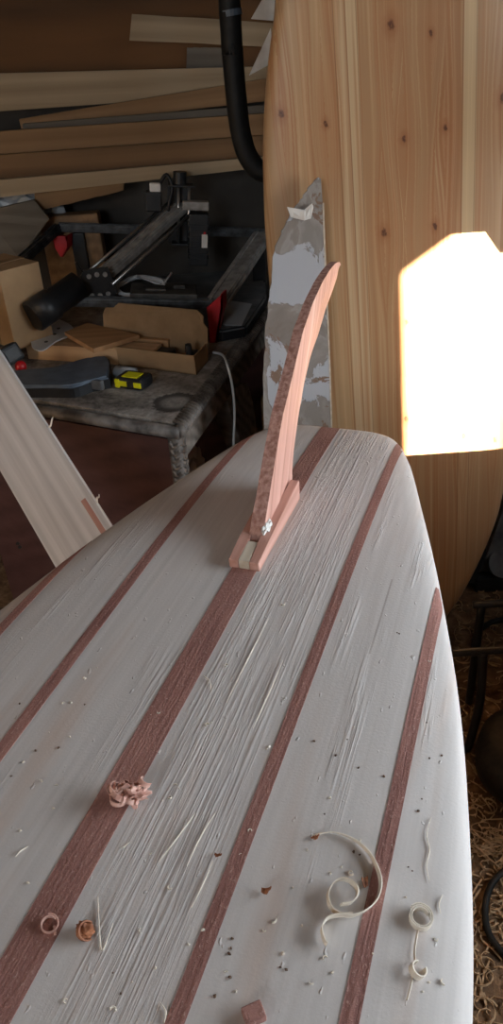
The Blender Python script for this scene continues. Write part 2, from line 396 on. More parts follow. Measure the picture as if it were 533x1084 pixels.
# ------------------------------------------------------------------ light
w = bpy.data.worlds.new('world'); sc.world = w; w.use_nodes = True
bg = w.node_tree.nodes['Background']; bg.inputs[0].default_value = (.83, .92, 1.0, 1); bg.inputs[1].default_value = 13.5
sd = bpy.data.lights.new('sun', 'SUN'); sun = bpy.data.objects.new('sun', sd); COL.objects.link(sun)
sd.energy = 120; sd.angle = math.radians(.6); sd.color = (1, .90, .72)
sun.rotation_mode = 'QUATERNION'; sun.rotation_quaternion = V((-.6, 1, -.4)).to_track_quat('-Z', 'Y')
def portal(loc, d, sx, sy):
    a = bpy.data.lights.new('window_portal', 'AREA'); a.shape = 'RECTANGLE'; a.size = sx; a.size_y = sy; a.cycles.is_portal = True
    o = bpy.data.objects.new('window_portal', a); COL.objects.link(o); o.location = loc; o.rotation_euler = V(d).to_track_quat('-Z', 'Y').to_euler()
portal((XR + .11, yc, (WZ0 + WZ1) / 2), (-1, 0, 0), WY1 - WY0, WZ1 - WZ0)
portal((xc, YF - .11, (FZ0 + FZ1) / 2), (0, 1, 0), FX1 - FX0, FZ1 - FZ0)
vs = sc.view_settings; vs.view_transform = 'Standard'; vs.look = 'None'; vs.gamma = 1; vs.use_curve_mapping = False; vs.exposure = 0.0
sc.cycles.use_denoising = True; sc.cycles.max_bounces = 8; sc.cycles.diffuse_bounces = 5; sc.cycles.sample_clamp_indirect = 8

# ------------------------------------------------------------------ the white board (local X to the tail, -Y right)
Z0, AZ = .95, math.radians(20.9)
O = P(260.5, 600, Z0)
BR = Matrix.Rotation(math.pi / 2 - AZ, 4, 'Z')
WT = [(-1.85, .0), (-1.82, .05), (-1.7, .12), (-1.4, .2), (-1.0, .262), (-.7, .282), (-.5, .284), (-.35, .277), (-.2, .258), (-.1, .240), (0, .217), (.1, .192), (.2, .165), (.30, .138), (.35, .121), (.375, .110), (.390, .098), (.399, .078), (.404, .045)]
TH, PW = .066, 4.5
def rock(u): return (  .11 * u * u if u > 0 else 0) + (.05 * (-u - .6) ** 2 if u < -.6 else 0)
def halfw(u): return max(sinterp(WT, u), .0)
def ztop(u, v):
    w_ = max(halfw(u), 1e-4); e = min(1, abs(v / w_)); th = TH * min(1, (w_ / .1) ** .5)
    return -rock(u) - TH / 2 + th / 2 * max(0, 1 - e ** PW) ** (1 / PW)
def deck(u, v, h=0): return BR @ V((u, -v, ztop(u, v) + h)) + O
def uv(px, py):
    """board u,v under an image point (found on the curved deck)"""
    z = Z0
    for _ in range(6):
        q = BR.inverted() @ (P(px, py, z) - O); u_, v_ = q.x, -q.y; z = Z0 + ztop(u_, v_)
    return u_, v_
board = thing('surfboard', 'long whitish wooden surfboard lying flat with dark red stringer stripes', 'surfboard', O, BR)
bm = bmesh.new(); us = [-1.85 + .02 * i for i in range(6)] + [-1.72 + .05 * i for i in range(20)] + [-.72 + .015 * i for i in range(71)] + [.342, .352, .36, .368, .374, .38, .385, .389, .393, .397, .401, .404]
us = sorted(set(round(x, 4) for x in us)); NS = 44; rows = []
for u in us:
    w_ = max(halfw(u), .002); th = TH * min(1, (w_ / .1) ** .5); row = []
    for k in range(2 * NS):
        a = math.pi * k / NS; c, s = math.cos(a), math.sin(a)
        v = w_ * math.copysign(abs(c) ** (2 / PW), c); z = th / 2 * math.copysign(abs(s) ** (2 / PW), s)
        row.append(bm.verts.new((u, -v, -rock(u) - TH / 2 + z)))
    rows.append(row)
for A, B in zip(rows, rows[1:]):
    for k in range(2 * NS): bm.faces.new((A[k], A[(k + 1) % (2 * NS)], B[(k + 1) % (2 * NS)], B[k]))
bm.faces.new(rows[0]); bm.faces.new(rows[-1][::-1])
obj('hull', bm, 'hull', board, True)
for v0, wd in ((-.212, .012), (-.115, .0125), (0, .028), (.110, .0115), (.209, .0115)):
    bm = bmesh.new(); prev = None
    u = -1.75
    while u < .4035:
        w_ = halfw(u) * .985
        a, b = max(v0 - wd / 2, -w_), min(v0 + wd / 2, w_)
        if b - a > .001:
            ww = [(a + (b - a) * k / 3) for k in range(4)]
            cur = [bm.verts.new((u, -x, ztop(u, x) + .0006)) for x in ww] + [bm.verts.new((u, -x, ztop(u, x) - .004)) for x in ww[::-1]]
            if prev:
                for k in range(8): bm.faces.new((prev[k], prev[(k + 1) % 8], cur[(k + 1) % 8], cur[k]))
            else: bm.faces.new(cur)
            prev = cur
        u += .01
    bm.faces.new(prev[::-1])
    s = obj('stringer', bm, 'stringer', board, False)
    s['label'] = 'dark red cedar stripe'
# unseen trestles under the board
for u in (.1, -1.3):
    bm = bmesh.new(); zz = Z0 - TH - rock(u) - .002; c = BR @ V((u, 0, 0)) + O; c.z = 0
    mt = Matrix.Translation(c) @ BR
    box(bm, .06, .34, .05, (0, 0, zz - .025), .004, mt)
    for sy in (-1, 1):
        for sx in (-1, 1):
            tube(bm, [mt @ V((sx * .015, sy * .13, zz - .03)), mt @ V((sx * .17, sy * .15, 0))], .018, 8)
    t_ = obj('trestle', bm, 'offcut2'); t_['kind'] = 'structure'

# ------------------------------------------------------------------ the fin
fin = thing('surfboard_fin', 'tall raked pink cedar fin standing upright near the tail of the white board', 'fin', O, BR)
LE = [(.010, -.004), (.03, .003), (.042, .022), (.071, .054), (.101, .088), (.132, .121), (.185, .157), (.229, .189), (.278, .209), (.33, .221), (.368, .225), (.40, .2255), (.425, .222), (.437, .214)]
TE = [(.181, -.006), (.182, .018), (.187, .034), (.194, .048), (.219, .083), (.248, .114), (.283, .139), (.322, .153), (.362, .174), (.405, .188), (.428, .198), (.437, .214)]
def along(tab, n):
    ds = [0]
    for a, b in zip(tab, tab[1:]): ds.append(ds[-1] + math.dist(a, b))
    L = ds[-1]; xs = [(d / L, p[0]) for d, p in zip(ds, tab)]; zs = [(d / L, p[1]) for d, p in zip(ds, tab)]
    return [(interp(xs, i / n), interp(zs, i / n)) for i in range(n + 1)]
N = 40; A, B = along(LE, N), along(TE, N)
bm = bmesh.new(); prof = [(0, 1), (.10, 1.0), (.45, .9), (.8, .45), (1, .10)]; rows = []
for i in range(N + 1):
    t = i / N; half = .0085 * (1 - .45 * t); r = []
    for sgn, seq in ((1, prof), (-1, prof[::-1])):
        for c, th in seq:
            x = A[i][0] + (B[i][0] - A[i][0]) * c; z = A[i][1] + (B[i][1] - A[i][1]) * c
            r.append(bm.verts.new((x, -sgn * half * th, z)))
    rows.append(r)
n = len(rows[0]); edgef = []
for ra, rb in zip(rows, rows[1:]):
    for k in range(n):
        f = bm.faces.new((ra[k], ra[(k + 1) % n], rb[(k + 1) % n], rb[k]))
        if k == n - 1: f.material_index = 1
bm.faces.new(rows[0]); bm.faces.new(rows[-1][::-1])
def cedarfin():
    t = NT('cedar_fin_face', .6, .25); co = t.coord()
    # boards run up the rake: grain direction about 50 degrees
    mp = t.n('ShaderNodeMapping'); mp.inputs['Rotation'].default_value = (0, math.radians(62), 0); t.l(co, mp.inputs[0])
    g = t.noise(t.scale(mp.outputs[0], 6, 150, 150), 1, 4, .3); b = t.noise(t.scale(mp.outputs[0], 1.5, 1, 45), 1, 2, .2)
    col = t.ramp(t.math('ADD', t.math('MULTIPLY', g, .45), t.math('MULTIPLY', b, .55)), [(.32, 'a4776a'), (.5, 'bf9284'), (.68, 'd0a99b')])
    sep = t.n('ShaderNodeSeparateXYZ'); t.l(mp.outputs[0], sep.inputs[0])
    fr = t.math('FRACT', t.math('MULTIPLY_ADD', sep.outputs[2], 26, .3)); ln = t.math('LESS_THAN', fr, .05)
    col = t.mix(t.math('MULTIPLY', ln, .5), col, '7e4c3d')
    return t.out(col, g, .2, .001)
M['finface'] = cedarfin()
obj('blade', bm, ['finface', 'cedaredge'], fin)
def cheek(vin, vout, name, lab=None):
    bm = bmesh.new()
    prof = [(-.004, -.006), (-.006, .0115), (.03, .0165), (.08, .0205), (.157, .024), (.158, -.006)]
    a = [V((u, -vin, z)) for u, z in prof]; prism(bm, a, (0, -(vout - vin), 0))
    bmesh.ops.bevel(bm, geom=bm.edges[:], offset=.0008, segments=1, affect='EDGES')
    o = obj(name, bm, 'cedar', fin); return o
cheek(.0062, .0175, 'side_batten'); cheek(-.0062, -.0175, 'side_batten')
bm = bmesh.new(); prism(bm, [V((u, .0058, z)) for u, z in ((-.004, -.006), (-.0055, .012), (.028, .0150), (.04, -.004))], (0, -.0116, 0))
o = obj('core_block', bm, 'balsa', fin); o['label'] = 'pale balsa core'

bm = bmesh.new(); crumple(bm, 1, .6, 6, (.012, .004, .005), 3); o = obj('glue_smear', bm, 'paper', fin); o.location = (.052, -.0085, .021); o['label'] = 'white glue smear'

# ------------------------------------------------------------------ leaning pine board
et = V((-.05, .08, 1)).normalized(); es = V((1, 0, .05)); es = (es - et * es.dot(et)).normalized(); en = es.cross(et)  # en: towards camera (-y)
if en.y > 0: en = -en
LO = V((LC + .05, 1.45, 0.0)) 
LM = Matrix((es, -en, et)).transposed()  # local X across, Y away, Z up
lean = thing('pine_surfboard', 'tall varnished knotty pine surfboard leaning upright with a bright sun patch', 'surfboard', LO, LM)
LW = [(0, .0), (.008, .025), (.025, .047), (.06, .071), (.10, .088), (.153, .109), (.2, .135), (.243, .155), (.322, .186), (.40, .212), (.46, .228), (.6, .246), (.8, .255), (1.0, .256), (1.13, .254), (1.2, .250), (1.28, .243), (1.35, .233), (1.42, .219), (1.49, .201), (1.6, .178), (1.75, .145), (1.9, .105), (1.97, .08), (1.99, .05), (2.0, .02)]
def lflip(z): return .25 * max(0, .45 - z) ** 2        # slight nose lift away from the viewer
bm = bmesh.new(); zs = [0, .004, .008, .015, .025] + [.04 + .02 * i for i in range(97)] + [1.97, 1.98, 1.99, 1.995, 2.0]
zs = sorted(set(round(z, 4) for z in zs)); rows = []; NS = 20
for z in zs:
    w_ = max(sinterp(LW, z), .004); th = .055 * min(1, (w_ / .08) ** .6); row = []
    for k in range(2 * NS):
        a = math.pi * k / NS; c, s = math.cos(a), math.sin(a)
        x = w_ * math.copysign(abs(c) ** (2 / 5), c); y = th / 2 * math.copysign(abs(s) ** (2 / 3.2), s)
        row.append(bm.verts.new((x, .028 + lflip(z) - y, z)))
    rows.append(row)
for A_, B_ in zip(rows, rows[1:]):
    for k in range(2 * NS): bm.faces.new((A_[k], A_[(k + 1) % (2 * NS)], B_[(k + 1) % (2 * NS)], B_[k]))
bm.faces.new(rows[0]); bm.faces.new(rows[-1][::-1])
obj('deck', bm, 'pine', lean, True)

# ------------------------------------------------------------------ grey template plank
ty0, ttilt = 1.335, .145
def tp(px, py):
    d = ray(px, py); t = (ty0 + ttilt * CAMZ) / (d.y - ttilt * d.z); return CAM + d * t
left = [(337, 188), (332, 193), (325, 202), (318, 212), (309, 224), (302, 238), (296, 252), (289, 272), (287, 300), (283, 330), (281, 360), (279, 400), (280, 455)]
right = [(340, 189), (342, 215), (343, 250), (345, 300), (347, 340), (349, 390), (351, 455)]
lp = smooth_path([tp(*q) for q in left], 4); rp = [tp(*q) for q in right]
def ext(p): q = p.copy(); k = q.z; q.z = 0; q.y = ty0; return q
R2 = random.Random(3)
for i in range(1, len(lp) - 1): lp[i].x += R2.uniform(-.002, .002)
poly = lp + [ext(lp[-1]), ext(rp[-1])] + rp[::-1]
base = ext(lp[-1]).lerp(ext(rp[-1]), .5)
tmat = Matrix.Translation(base) @ Matrix.Rotation(-math.atan(ttilt), 4, 'X')
inv = tmat.inverted()
tmpl = thing('plywood_template', 'pointed grey plywood template patched with pale filler leaning on the pine board', 'template', base, tmat.to_3x3())
bm = bmesh.new(); prism(bm, [inv @ p for p in poly], (0, .010, 0)); o = obj('panel', bm, 'patch', tmpl)
bm = bmesh.new(); rl = [inv @ p for p in rp[1:]]
prism(bm, [p + V((-.0005, -.0006, 0)) for p in rl] + [p + V((.0024, -.0006, 0)) for p in rl[::-1]], (0, .0112, 0)); o = obj('edge_strip', bm, 'balsa', tmpl); o['label'] = 'pale bare wood edge'
bm = bmesh.new(); q = [(304, 219), (322, 222), (330, 215), (332, 219), (329, 231), (322, 233), (308, 230)]
prism(bm, [inv @ tp(*p) + V((0, -.003 - .004 * (i % 3), 0)) for i, p in enumerate(q)], (0, -.0015, 0)); bmesh.ops.triangulate(bm, faces=bm.faces[:]); o = obj('torn_flap', bm, 'paper', tmpl); o['label'] = 'torn whitish flap of filler'

# ------------------------------------------------------------------ desk
DZ = .78
C0 = P(188, 450, DZ); ef = (P(25, 424, DZ) - C0).normalized(); ed = (P(278, 335, DZ) - C0).normalized()
def D(a, b, z=0): return C0 + ef * a + ed * b + V((0, 0, z))
desk = thing('carved_desk', 'old dark carved wooden desk with a dusty top covered in workshop clutter', 'desk', V((C0.x, C0.y, 0)))
Li = Matrix.Translation(-V((C0.x, C0.y, 0)))
def dobj(name, bm, mat, sm=False, par=desk, lab=None):
    if par is desk: bmesh.ops.transform(bm, matrix=Li, verts=bm.verts)
    o = obj(name, bm, mat, par, sm)
    if lab: o['label'] = lab
    return o
def deskbox(bm, a0, a1, b0, b1, z0, z1, bev=.003):
    prism(bm, [D(a0, b0, z0 - 0), D(a1, b0, z0), D(a1, b1, z0), D(a0, b1, z0)], (0, 0, z1 - z0))
DA, DB = .62, .78
def desktopmat():
    t = NT('dusty_desk_top', .75, .2); co = t.coord()
    n1 = t.noise(co, 9, 6, .5, .6); n2 = t.noise(co, 70, 6, 0, .7)
    col = t.ramp(t.math('ADD', t.math('MULTIPLY', n1, .6), t.math('MULTIPLY', n2, .4)), [(.36, '544e49'), (.5, '8b847d'), (.64, 'b3ada5')])
    c = D(.045, .10) - V((C0.x, C0.y, 0)); v = t.n('ShaderNodeVectorMath', _operation='DISTANCE'); t.l(co, v.inputs[0]); v.inputs[1].default_value = c
    d = t.math('ADD', v.outputs['Value'], t.math('MULTIPLY', t.math('SUBTRACT', n2, .5), .03))
    ring = t.math('MULTIPLY', t.mr(d, .055, .046), t.mr(d, .02, .04))
    col = t.mix(t.math('MULTIPLY', ring, .8), col, '241f1c')
    return t.out(col, n2, .4, .002)
M['desktop'] = desktopmat()
bm = bmesh.new(); deskbox(bm, .012, DA, .012, DB, -.03, 0); dobj('desk_top', bm, 'desktop')
# edge moulding with repeated gouges along right side and front
bm = bmesh.new()
tube(bm, [D(-.004, -.004, -.013), D(-.004, DB, -.013)], .0135, 10); tube(bm, [D(-.004, -.004, -.016), D(DA, -.004, -.016)], .014, 10)
for k in range(62):
    b = .008 + k * .0122
    tube(bm, smooth_path([D(.014, b + .006, -.0015), D(.004, b + .002, .001), D(-.010, b - .002, -.003), D(-.0165, b - .005, -.013)], 3), .0038, 6)
dobj('edge_moulding', bm, 'carved', True)
bm = bmesh.new(); deskbox(bm, .03, DA, .014, .03, -.70, -.045); dobj('front_panel', bm, 'deskfront', lab='dark mahogany front panel')
bm = bmesh.new(); deskbox(bm, .002, .018, .03, DB, -.09, -.03); dobj('side_apron', bm, 'deskwood')
bm = bmesh.new(); deskbox(bm, 0, .03, .004, .034, -.78, -.03)
for k in range(42):
    zc = -.045 - k * .017
    tube(bm, smooth_path([D(.026, .004, zc), D(.015, .0015, zc - .010), D(.003, .004, zc)], 4), .0048, 6)
    tube(bm, smooth_path([D(.001, .006, zc), D(-.001, .019, zc - .010), D(.001, .031, zc)], 4), .0040, 6)
dobj('corner_post', bm, 'carved', True)
# curved rear leg, flat sawn bracket on the right side
def side_poly(pts, a): return [D(a, b, z) for b, z in pts]
bm = bmesh.new()
out_ = smooth_path([(.40, -.09, 0), (.50, -.12, 0), (.555, -.22, 0), (.575, -.40, 0), (.56, -.60, 0), (.55, -.78, 0)], 6)
in_ = smooth_path([(.50, -.78, 0), (.49, -.55, 0), (.46, -.36, 0), (.41, -.24, 0), (.36, -.16, 0), (.33, -.09, 0)], 6)
prism(bm, [D(.0, p.x, p.y) for p in out_ + in_], ef * .05); dobj('rear_leg', bm, 'deskwood')
bm = bmesh.new(); deskbox(bm, .02, DA, DB - .03, DB - .01, -.78, -.03); dobj('back_panel', bm, 'deskfront')

# --- desk clutter
Y3 = V((0, 0, 1))
def onbox(name, label, cat, a, b, w_, h, mat, bev=.002, zb=DZ, grp=None):
    """bar from ground point a to b, height h, depth w_"""
    x = (b - a); mt = frame((a + b) / 2 + V((0, 0, 0)), x); bm = bmesh.new(); box(bm, x.length, w_, h, (0, w_ / 2, h / 2), bev)
    o = obj(name, bm, mat); o.matrix_world = mt; return tag(o, label, cat, grp)
# open carton
FRc, BRc = P(208, 397, DZ + .001), P(226, 383, DZ + .001); dep = (BRc - FRc).length; lw = .30; hh = .046
carton = thing('cardboard_tray', 'open brown cardboard box with its lid flap raised holding black tools', 'box', FRc)
cb = lambda a, b, z: ef * a + ed * b + V((0, 0, z))
def sheet(pts, nrm, th=.003):
    bm = bmesh.new(); prism(bm, pts, V(nrm) * th); return bm
obj('base', sheet([cb(0, 0, 0), cb(lw, 0, 0), cb(lw, dep, 0), cb(0, dep, 0)], (0, 0, 1)), 'cardin', carton)
obj('front_wall', sheet([cb(0, 0, 0), cb(lw, 0, 0), cb(lw, 0, hh), cb(0, 0, hh)], ed), 'card', carton)
obj('end_wall', sheet([cb(0, 0, 0), cb(0, dep, 0), cb(0, dep, hh * .95), cb(0, 0, hh)], ef), 'card', carton)
obj('end_wall', sheet([cb(lw, 0, 0), cb(lw, dep, 0), cb(lw, dep, hh), cb(lw, 0, hh)], -ef), 'card', carton)
obj('lid', sheet([cb(0, dep, 0), cb(lw, dep, 0), cb(lw, dep + .02, .085), cb(lw - .012, dep + .035, .112), cb(.03, dep + .035, .112), cb(.012, dep + .03, .10), cb(.012, dep + .024, .085), cb(0, dep + .02, .075)], ed), 'cardin', carton)
# black parts in the carton
bm = bmesh.new(); mt = frame(FRc + cb(.025, dep * .45, .004), ed, V((0, 0, 1)))
box(bm, .05, .022, .034, (0, 0, .017), .005, mt); tube(bm, [mt @ V((-.01, 0, .03)), mt @ V((-.012, 0, .058))], lambda t: .010 - .003 * t, 10)
tag(obj('black_clamp', bm, 'black'), 'small black clamp tool standing in the open cardboard box', 'clamp')
bm = bmesh.new(); mt = frame(FRc + cb(.14, dep * .5, .004), ef); box(bm, .12, dep * .55, .03, (0, 0, .015), .006, mt)
tag(obj('black_case', bm, 'black'), 'flat black case lying inside the open cardboard box', 'case')
# timber offcuts
a, b = P(30, 380, DZ + .001), P(164, 389, DZ + .001)
b1 = onbox('wood_block', 'long pale square timber offcut lying in front of the cardboard box', 'offcut', a, b, .055, .040, 'offcut')
a, b = P(60, 371, DZ + .001), P(178, 380, DZ + .001); a += ed * .012; b += ed * .012
b2 = onbox('wood_block', 'second timber offcut tucked between the long offcut and the cardboard box', 'offcut', a, b, .04, .042, 'offcut2')
zt = DZ + .046
bm = bmesh.new(); pl = [P(69, 356, zt), P(100, 374, zt), P(148, 359, zt), P(93, 346, zt)]; c = sum(pl, V()) / 4
prism(bm, [p - c for p in pl], (0, 0, .011)); o = obj('wood_plate', bm, 'offcut2'); o.location = c; tag(o, 'flat brown square wood plate resting on top of the timber offcuts', 'offcut')
# left carton
cx = P(17, 371, DZ + .040)
fr = frame(cx, V((.72, .69, 0)))
bm = bmesh.new(); box(bm, .11, .16, .19, (.055, .08, .095), .002); kb = thing('carton', 'plain brown cardboard carton standing at the left end of the desk', 'box', cx, fr.to_3x3())
obj('body', bm, 'card', kb)
bm = bmesh.new(); box(bm, .1104, .03, .191, (.055, .08, .0956), .0005); o = obj('tape_strip', bm, 'cardin', kb)
# black device and red ball
mt = frame(P(16, 384, DZ + .008), V((.8, .6, .25)), V((-.3, .2, 1)))
bm = bmesh.new(); box(bm, .05, .05, .045, (0, 0, .024), .006, mt); box(bm, .034, .004, .028, (0, -.026, .024), .001, mt)
tag(obj('black_gadget', bm, 'black'), 'small black boxy gadget beside the carton behind the red ball', 'gadget')
bm = bmesh.new(); bmesh.ops.create_uvsphere(bm, u_segments=24, v_segments=14, radius=.014); rb = obj('red_ball', bm, 'red', None, True); rb.location = P(22, 388, DZ + .024)
tag(rb, 'shiny red ball knob in front of the black gadget', 'ball')
bm = bmesh.new(); cyl(bm, .006, .012, 12); rb2 = obj('ferrule', bm, 'steel', rb); rb2.location = (0, 0, -.018)
# blue grey tool
zb = DZ + .001
ol = smooth_path([P(x, y, zb) for x, y in ((6, 412), (14, 405), (40, 403), (66, 400), (84, 394), (100, 390), (117, 389))], 4)
ol += [P(119, 396, zb), P(118, 411, zb)] + smooth_path([P(x, y, zb) for x, y in ((98, 415), (80, 421), (55, 421), (25, 421), (8, 420))], 4)
c = sum(ol, V()) / len(ol); tl = thing('handsaw_handle', 'blue grey plastic tool handle lying along the front of the desk top', 'tool', c)
bm = bmesh.new(); prism(bm, [p - c for p in ol], (0, 0, .022)); obj('body', bm, 'black', tl)
bm = bmesh.new(); prism(bm, [(p - c) * .97 + V((0, 0, .022)) for p in ol], (0, 0, .008)); bmesh.ops.bevel(bm, geom=[e for e in bm.edges if min(v.co.z for v in e.verts) > .028], offset=.004, segments=2, affect='EDGES'); obj('top_shell', bm, 'blue', tl)
bm = bmesh.new(); mt = frame(P(104, 412, zb + .006) - c, -ef); box(bm, .03, .012, .022, (0, 0, .011), .003, mt); obj('end_clip', bm, 'tool', tl)
bm = bmesh.new(); tube(bm, smooth_path([P(x, y, zb + .02) - c for x, y in ((12, 400), (40, 395), (70, 392), (92, 389))], 4), .004, 8); obj('dark_bar', bm, 'black', tl)  # black bar drawn along the dark slit above the handle
# tape measure
tq = P(137, 413, DZ + .001); mt = frame(tq, -ef)
tm = thing('tape_measure', 'black and yellow tape measure lying near the front edge of the desk', 'tape measure', tq, mt.to_3x3())
bm = bmesh.new(); box(bm, .072, .05, .028, (0, .025, .014), .009, None, 3); obj('case', bm, 'black', tm)
bm = bmesh.new(); box(bm, .062, .004, .012, (.002, -.0005, .014), .001); box(bm, .012, .006, .020, (-.030, 0, .013), .002); box(bm, .04, .03, .002, (.0, .02, .0285), .0005); obj('yellow_band', bm, 'yellow', tm)
bm = bmesh.new(); box(bm, .018, .004, .014, (.006, -.002, .014), .002); obj('lock_button', bm, 'black', tm)
# roll of film
bm = bmesh.new(); q = P(133, 395, DZ + .016); mt = frame(q, -ef); cyl(bm, .015, .05, 20, mt @ Matrix.Rotation(math.pi / 2, 4, 'Y'))
tag(obj('film_roll', bm, 'clear', None, True), 'small roll of clear film lying behind the tape measure', 'film roll')
# perforated sanding sheet
zb = DZ + .046; sh = [P(x, y, zb) for x, y in ((33, 352), (46, 341), (58, 338), (75, 345), (78, 354), (60, 362), (45, 372), (34, 368))]; c = sum(sh, V()) / len(sh)
bm = bmesh.new(); prism(bm, [p - c for p in smooth_path(sh + sh[:1], 3)[:-1]], (0, 0, .003)); sp = thing('sanding_pad', 'pale grey sanding sheet with round holes lying left of the wood plate', 'sanding sheet', c); obj('sheet', bm, 'cable', sp)
for x, y in ((52, 347), (58, 354), (46, 356), (49, 362), (62, 348)):
    bm = bmesh.new(); cyl(bm, .0045, .002, 14); h = obj('hole', bm, 'black', sp); h.location = P(x, y, zb + .003) - c + V((0, 0, .0006))

# ------------------------------------------------------------------ engraver machine
RZ = DZ + .085
A1, B1, C1 = PY(62, 241, 2.30), PY(280, 247, 2.33), P(229, 322, RZ)
D1 = A1 + C1 - B1
eng = thing('engraving_machine', 'black aluminium desktop engraving machine with a gantry and red feet on the desk', 'machine', V((A1 + C1) / 2) * 1)
eng.location.z = DZ
EI = Matrix.Translation(-eng.location)
def eobj(name, bm, mat, sm=False, lab=None, par=None):
    if par is None: bmesh.ops.transform(bm, matrix=EI, verts=bm.verts)
    o = obj(name, bm, mat, par or eng, sm)
    if lab: o['label'] = lab
    return o
def bar(bm, a, b, w_, h, bev=.002, slots=True):
    mt = frame((a + b) / 2, b - a); L = (b - a).length; box(bm, L, w_, h, (0, 0, 0), bev, mt)
    if slots:
        for s in (-1, 1): box(bm, L, w_ * .22, .006, (0, s * w_ * .32, h / 2), .001, mt)
        box(bm, L, w_ * 1.08, h * .3, (0, 0, 0), .001, mt)
for a, b in ((D1, A1), (A1, B1), (D1, C1)):
    bm = bmesh.new(); bar(bm, a, b, .024, .020); eobj('rail', bm, 'railblack')
bm = bmesh.new(); bar(bm, B1, C1, .055, .022); eobj('rail', bm, 'alu', lab='dusty grey right hand rail')
xa = (B1 - A1).normalized(); ya = (B1 - C1).normalized()
def foot(pxs, y):
    bm = bmesh.new(); q = [PY(a_, b_, y) for a_, b_ in pxs]; prism(bm, q, (0, .006, 0))
    prism(bm, [q[1], q[1] + V((.01, .035, 0)), q[2] + V((.01, .03, 0)), q[3], q[2]], (-.005, 0, 0)); eobj('foot', bm, 'red', lab='red plastic foot')
foot(((219, 326), (236, 311), (236, 325), (230, 363), (222, 364), (221, 345)), C1.y - .045)
foot(((56, 250), (71, 250), (71, 262), (67, 272), (64, 272), (58, 262)), A1.y - .025)
bm = bmesh.new(); box(bm, .04, .05, A1.z - DZ - .02, (A1.x + .045, A1.y + .04, (A1.z + DZ) / 2 - .012), .003); eobj('rear_support', bm, 'black'); bm = bmesh.new(); box(bm, .04, .05, B1.z - DZ - .02, (B1.x - .02, B1.y + .02, (B1.z + DZ) / 2 - .012), .003); eobj('rear_support', bm, 'black')
# gantry beam
GZ = RZ + .045
g0, g1 = PY(106, 295, 1.98), PY(194, 218, 2.24)
bm = bmesh.new(); bar(bm, g0, g1, .04, .022); eobj('gantry_beam', bm, 'alu')
gx = (g1 - g0).normalized(); gs = gx.cross(Y3).normalized()
for off, zz in ((.042, -.01), (-.045, .01), (-.06, -.015)):
    bm = bmesh.new(); tube(bm, [g0 + gs * off + V((0, 0, zz)), g1 + gs * off + V((0, 0, zz))], .0045, 8); eobj('guide_rod', bm, 'steel', True)
mt = frame(PY(104, 299, 1.95), V((.95, .2, 0)), Y3); bm = bmesh.new()
prism(bm, [mt @ V(q) for q in ((-.04, 0, .02), (-.03, 0, .034), (.03, 0, .034), (.044, 0, -.03), (.03, 0, -.045), (-.03, 0, -.045))], mt.to_3x3() @ V((0, .006, 0)))
tube(bm, [mt @ V((-.035, 0, .03)), mt @ V((-.046, 0, .055))], .004, 6)
ep = eobj('end_plate', bm, 'black')
for x, z in ((-.02, .018), (0, .02), (.02, .018), (-.02, -.03), (.0, -.032), (.02, -.03)):
    bm = bmesh.new(); cyl(bm, .006, .008, 12, mt @ Matrix.Translation((x, -.001, z)) @ Matrix.Rotation(math.pi / 2, 4, 'X'))
    bmesh.ops.transform(bm, matrix=EI, verts=bm.verts); obj('bolt', bm, 'alu', ep)
# motor cylinder on the near end
bm = bmesh.new(); tube(bm, [PY(34, 336, 1.85), PY(35, 335.3, 1.852), PY(56, 321, 1.885), PY(57, 320.4, 1.887), PY(84, 301, 1.93)], lambda t: (.036, .039, .039, .034, .034)[int(t * 4 + .01)], 24); eobj('motor', bm, 'black', True)
# head
hc = PY(196, 226, 2.24); hx = xa; hm = frame(hc, hx)
bm = bmesh.new(); box(bm, .055, .006, .15, (-.02, 0, -.005), .002, hm); box(bm, .07, .045, .006, (-.01, -.02, .075), .002, hm); box(bm, .06, .045, .006, (-.008, -.02, -.075), .002, hm); eobj('head_bracket', bm, 'black')
for dx in (-.018, .010):
    bm = bmesh.new(); tube(bm, [hm @ V((dx, -.03, -.075)), hm @ V((dx, -.03, .075))], .004, 8); eobj('head_rod', bm, 'steel', True)
bm = bmesh.new(); cyl(bm, .018, .03, 20, hm @ Matrix.Translation((-.014, -.02, .094))); eobj('head_motor', bm, 'black')
bm = bmesh.new(); box(bm, .07, .03, .022, (.028, -.045, .03), .003, hm); eobj('clamp_block', bm, 'alu')
bm = bmesh.new(); box(bm, .052, .045, .135, (.036, -.055, -.055), .004, hm)
for k in range(7): box(bm, .056, .049, .004, (.036, -.055, -.105 + k * .015), .001, hm)
lm = eobj('tool_module', bm, 'black')
bm = bmesh.new(); box(bm, .016, .002, .035, (.052, -.0805, -.055), .0005, hm); bmesh.ops.transform(bm, matrix=EI, verts=bm.verts); obj('sticker', bm, 'paper', lm)
bm = bmesh.new(); box(bm, .006, .0024, .006, (.052, -.081, -.034), .0005, hm); bmesh.ops.transform(bm, matrix=EI, verts=bm.verts); obj('warning_dot', bm, 'red', lm)
bm = bmesh.new(); box(bm, .045, .045, .05, (-.085, 0, .03), .004, hm); eobj('side_motor', bm, 'black')
bm = bmesh.new(); box(bm, .03, .02, .022, (-.08, -.02, .068), .004, hm); eobj('plug', bm, 'whitepl')
bm = bmesh.new(); tube(bm, smooth_path([hm @ V(q) for q in ((-.07, -.01, .07), (-.05, -.02, .10), (-.035, -.03, .07), (-.045, -.03, .02), (-.05, -.02, -.03))], 6), .005, 8); eobj('wiring_loom', bm, 'black', True)
# control board between the rails
bm = bmesh.new(); q0 = PY(165, 318, 1.93); mt = frame(q0, xa); box(bm, .17, .10, .028, (.02, .06, -.0), .004, mt); box(bm, .05, .03, .006, (.0, .05, .016), .001, mt); box(bm, .03, .02, .01, (.06, .07, .017), .001, mt); eobj('control_box', bm, 'blackdust')
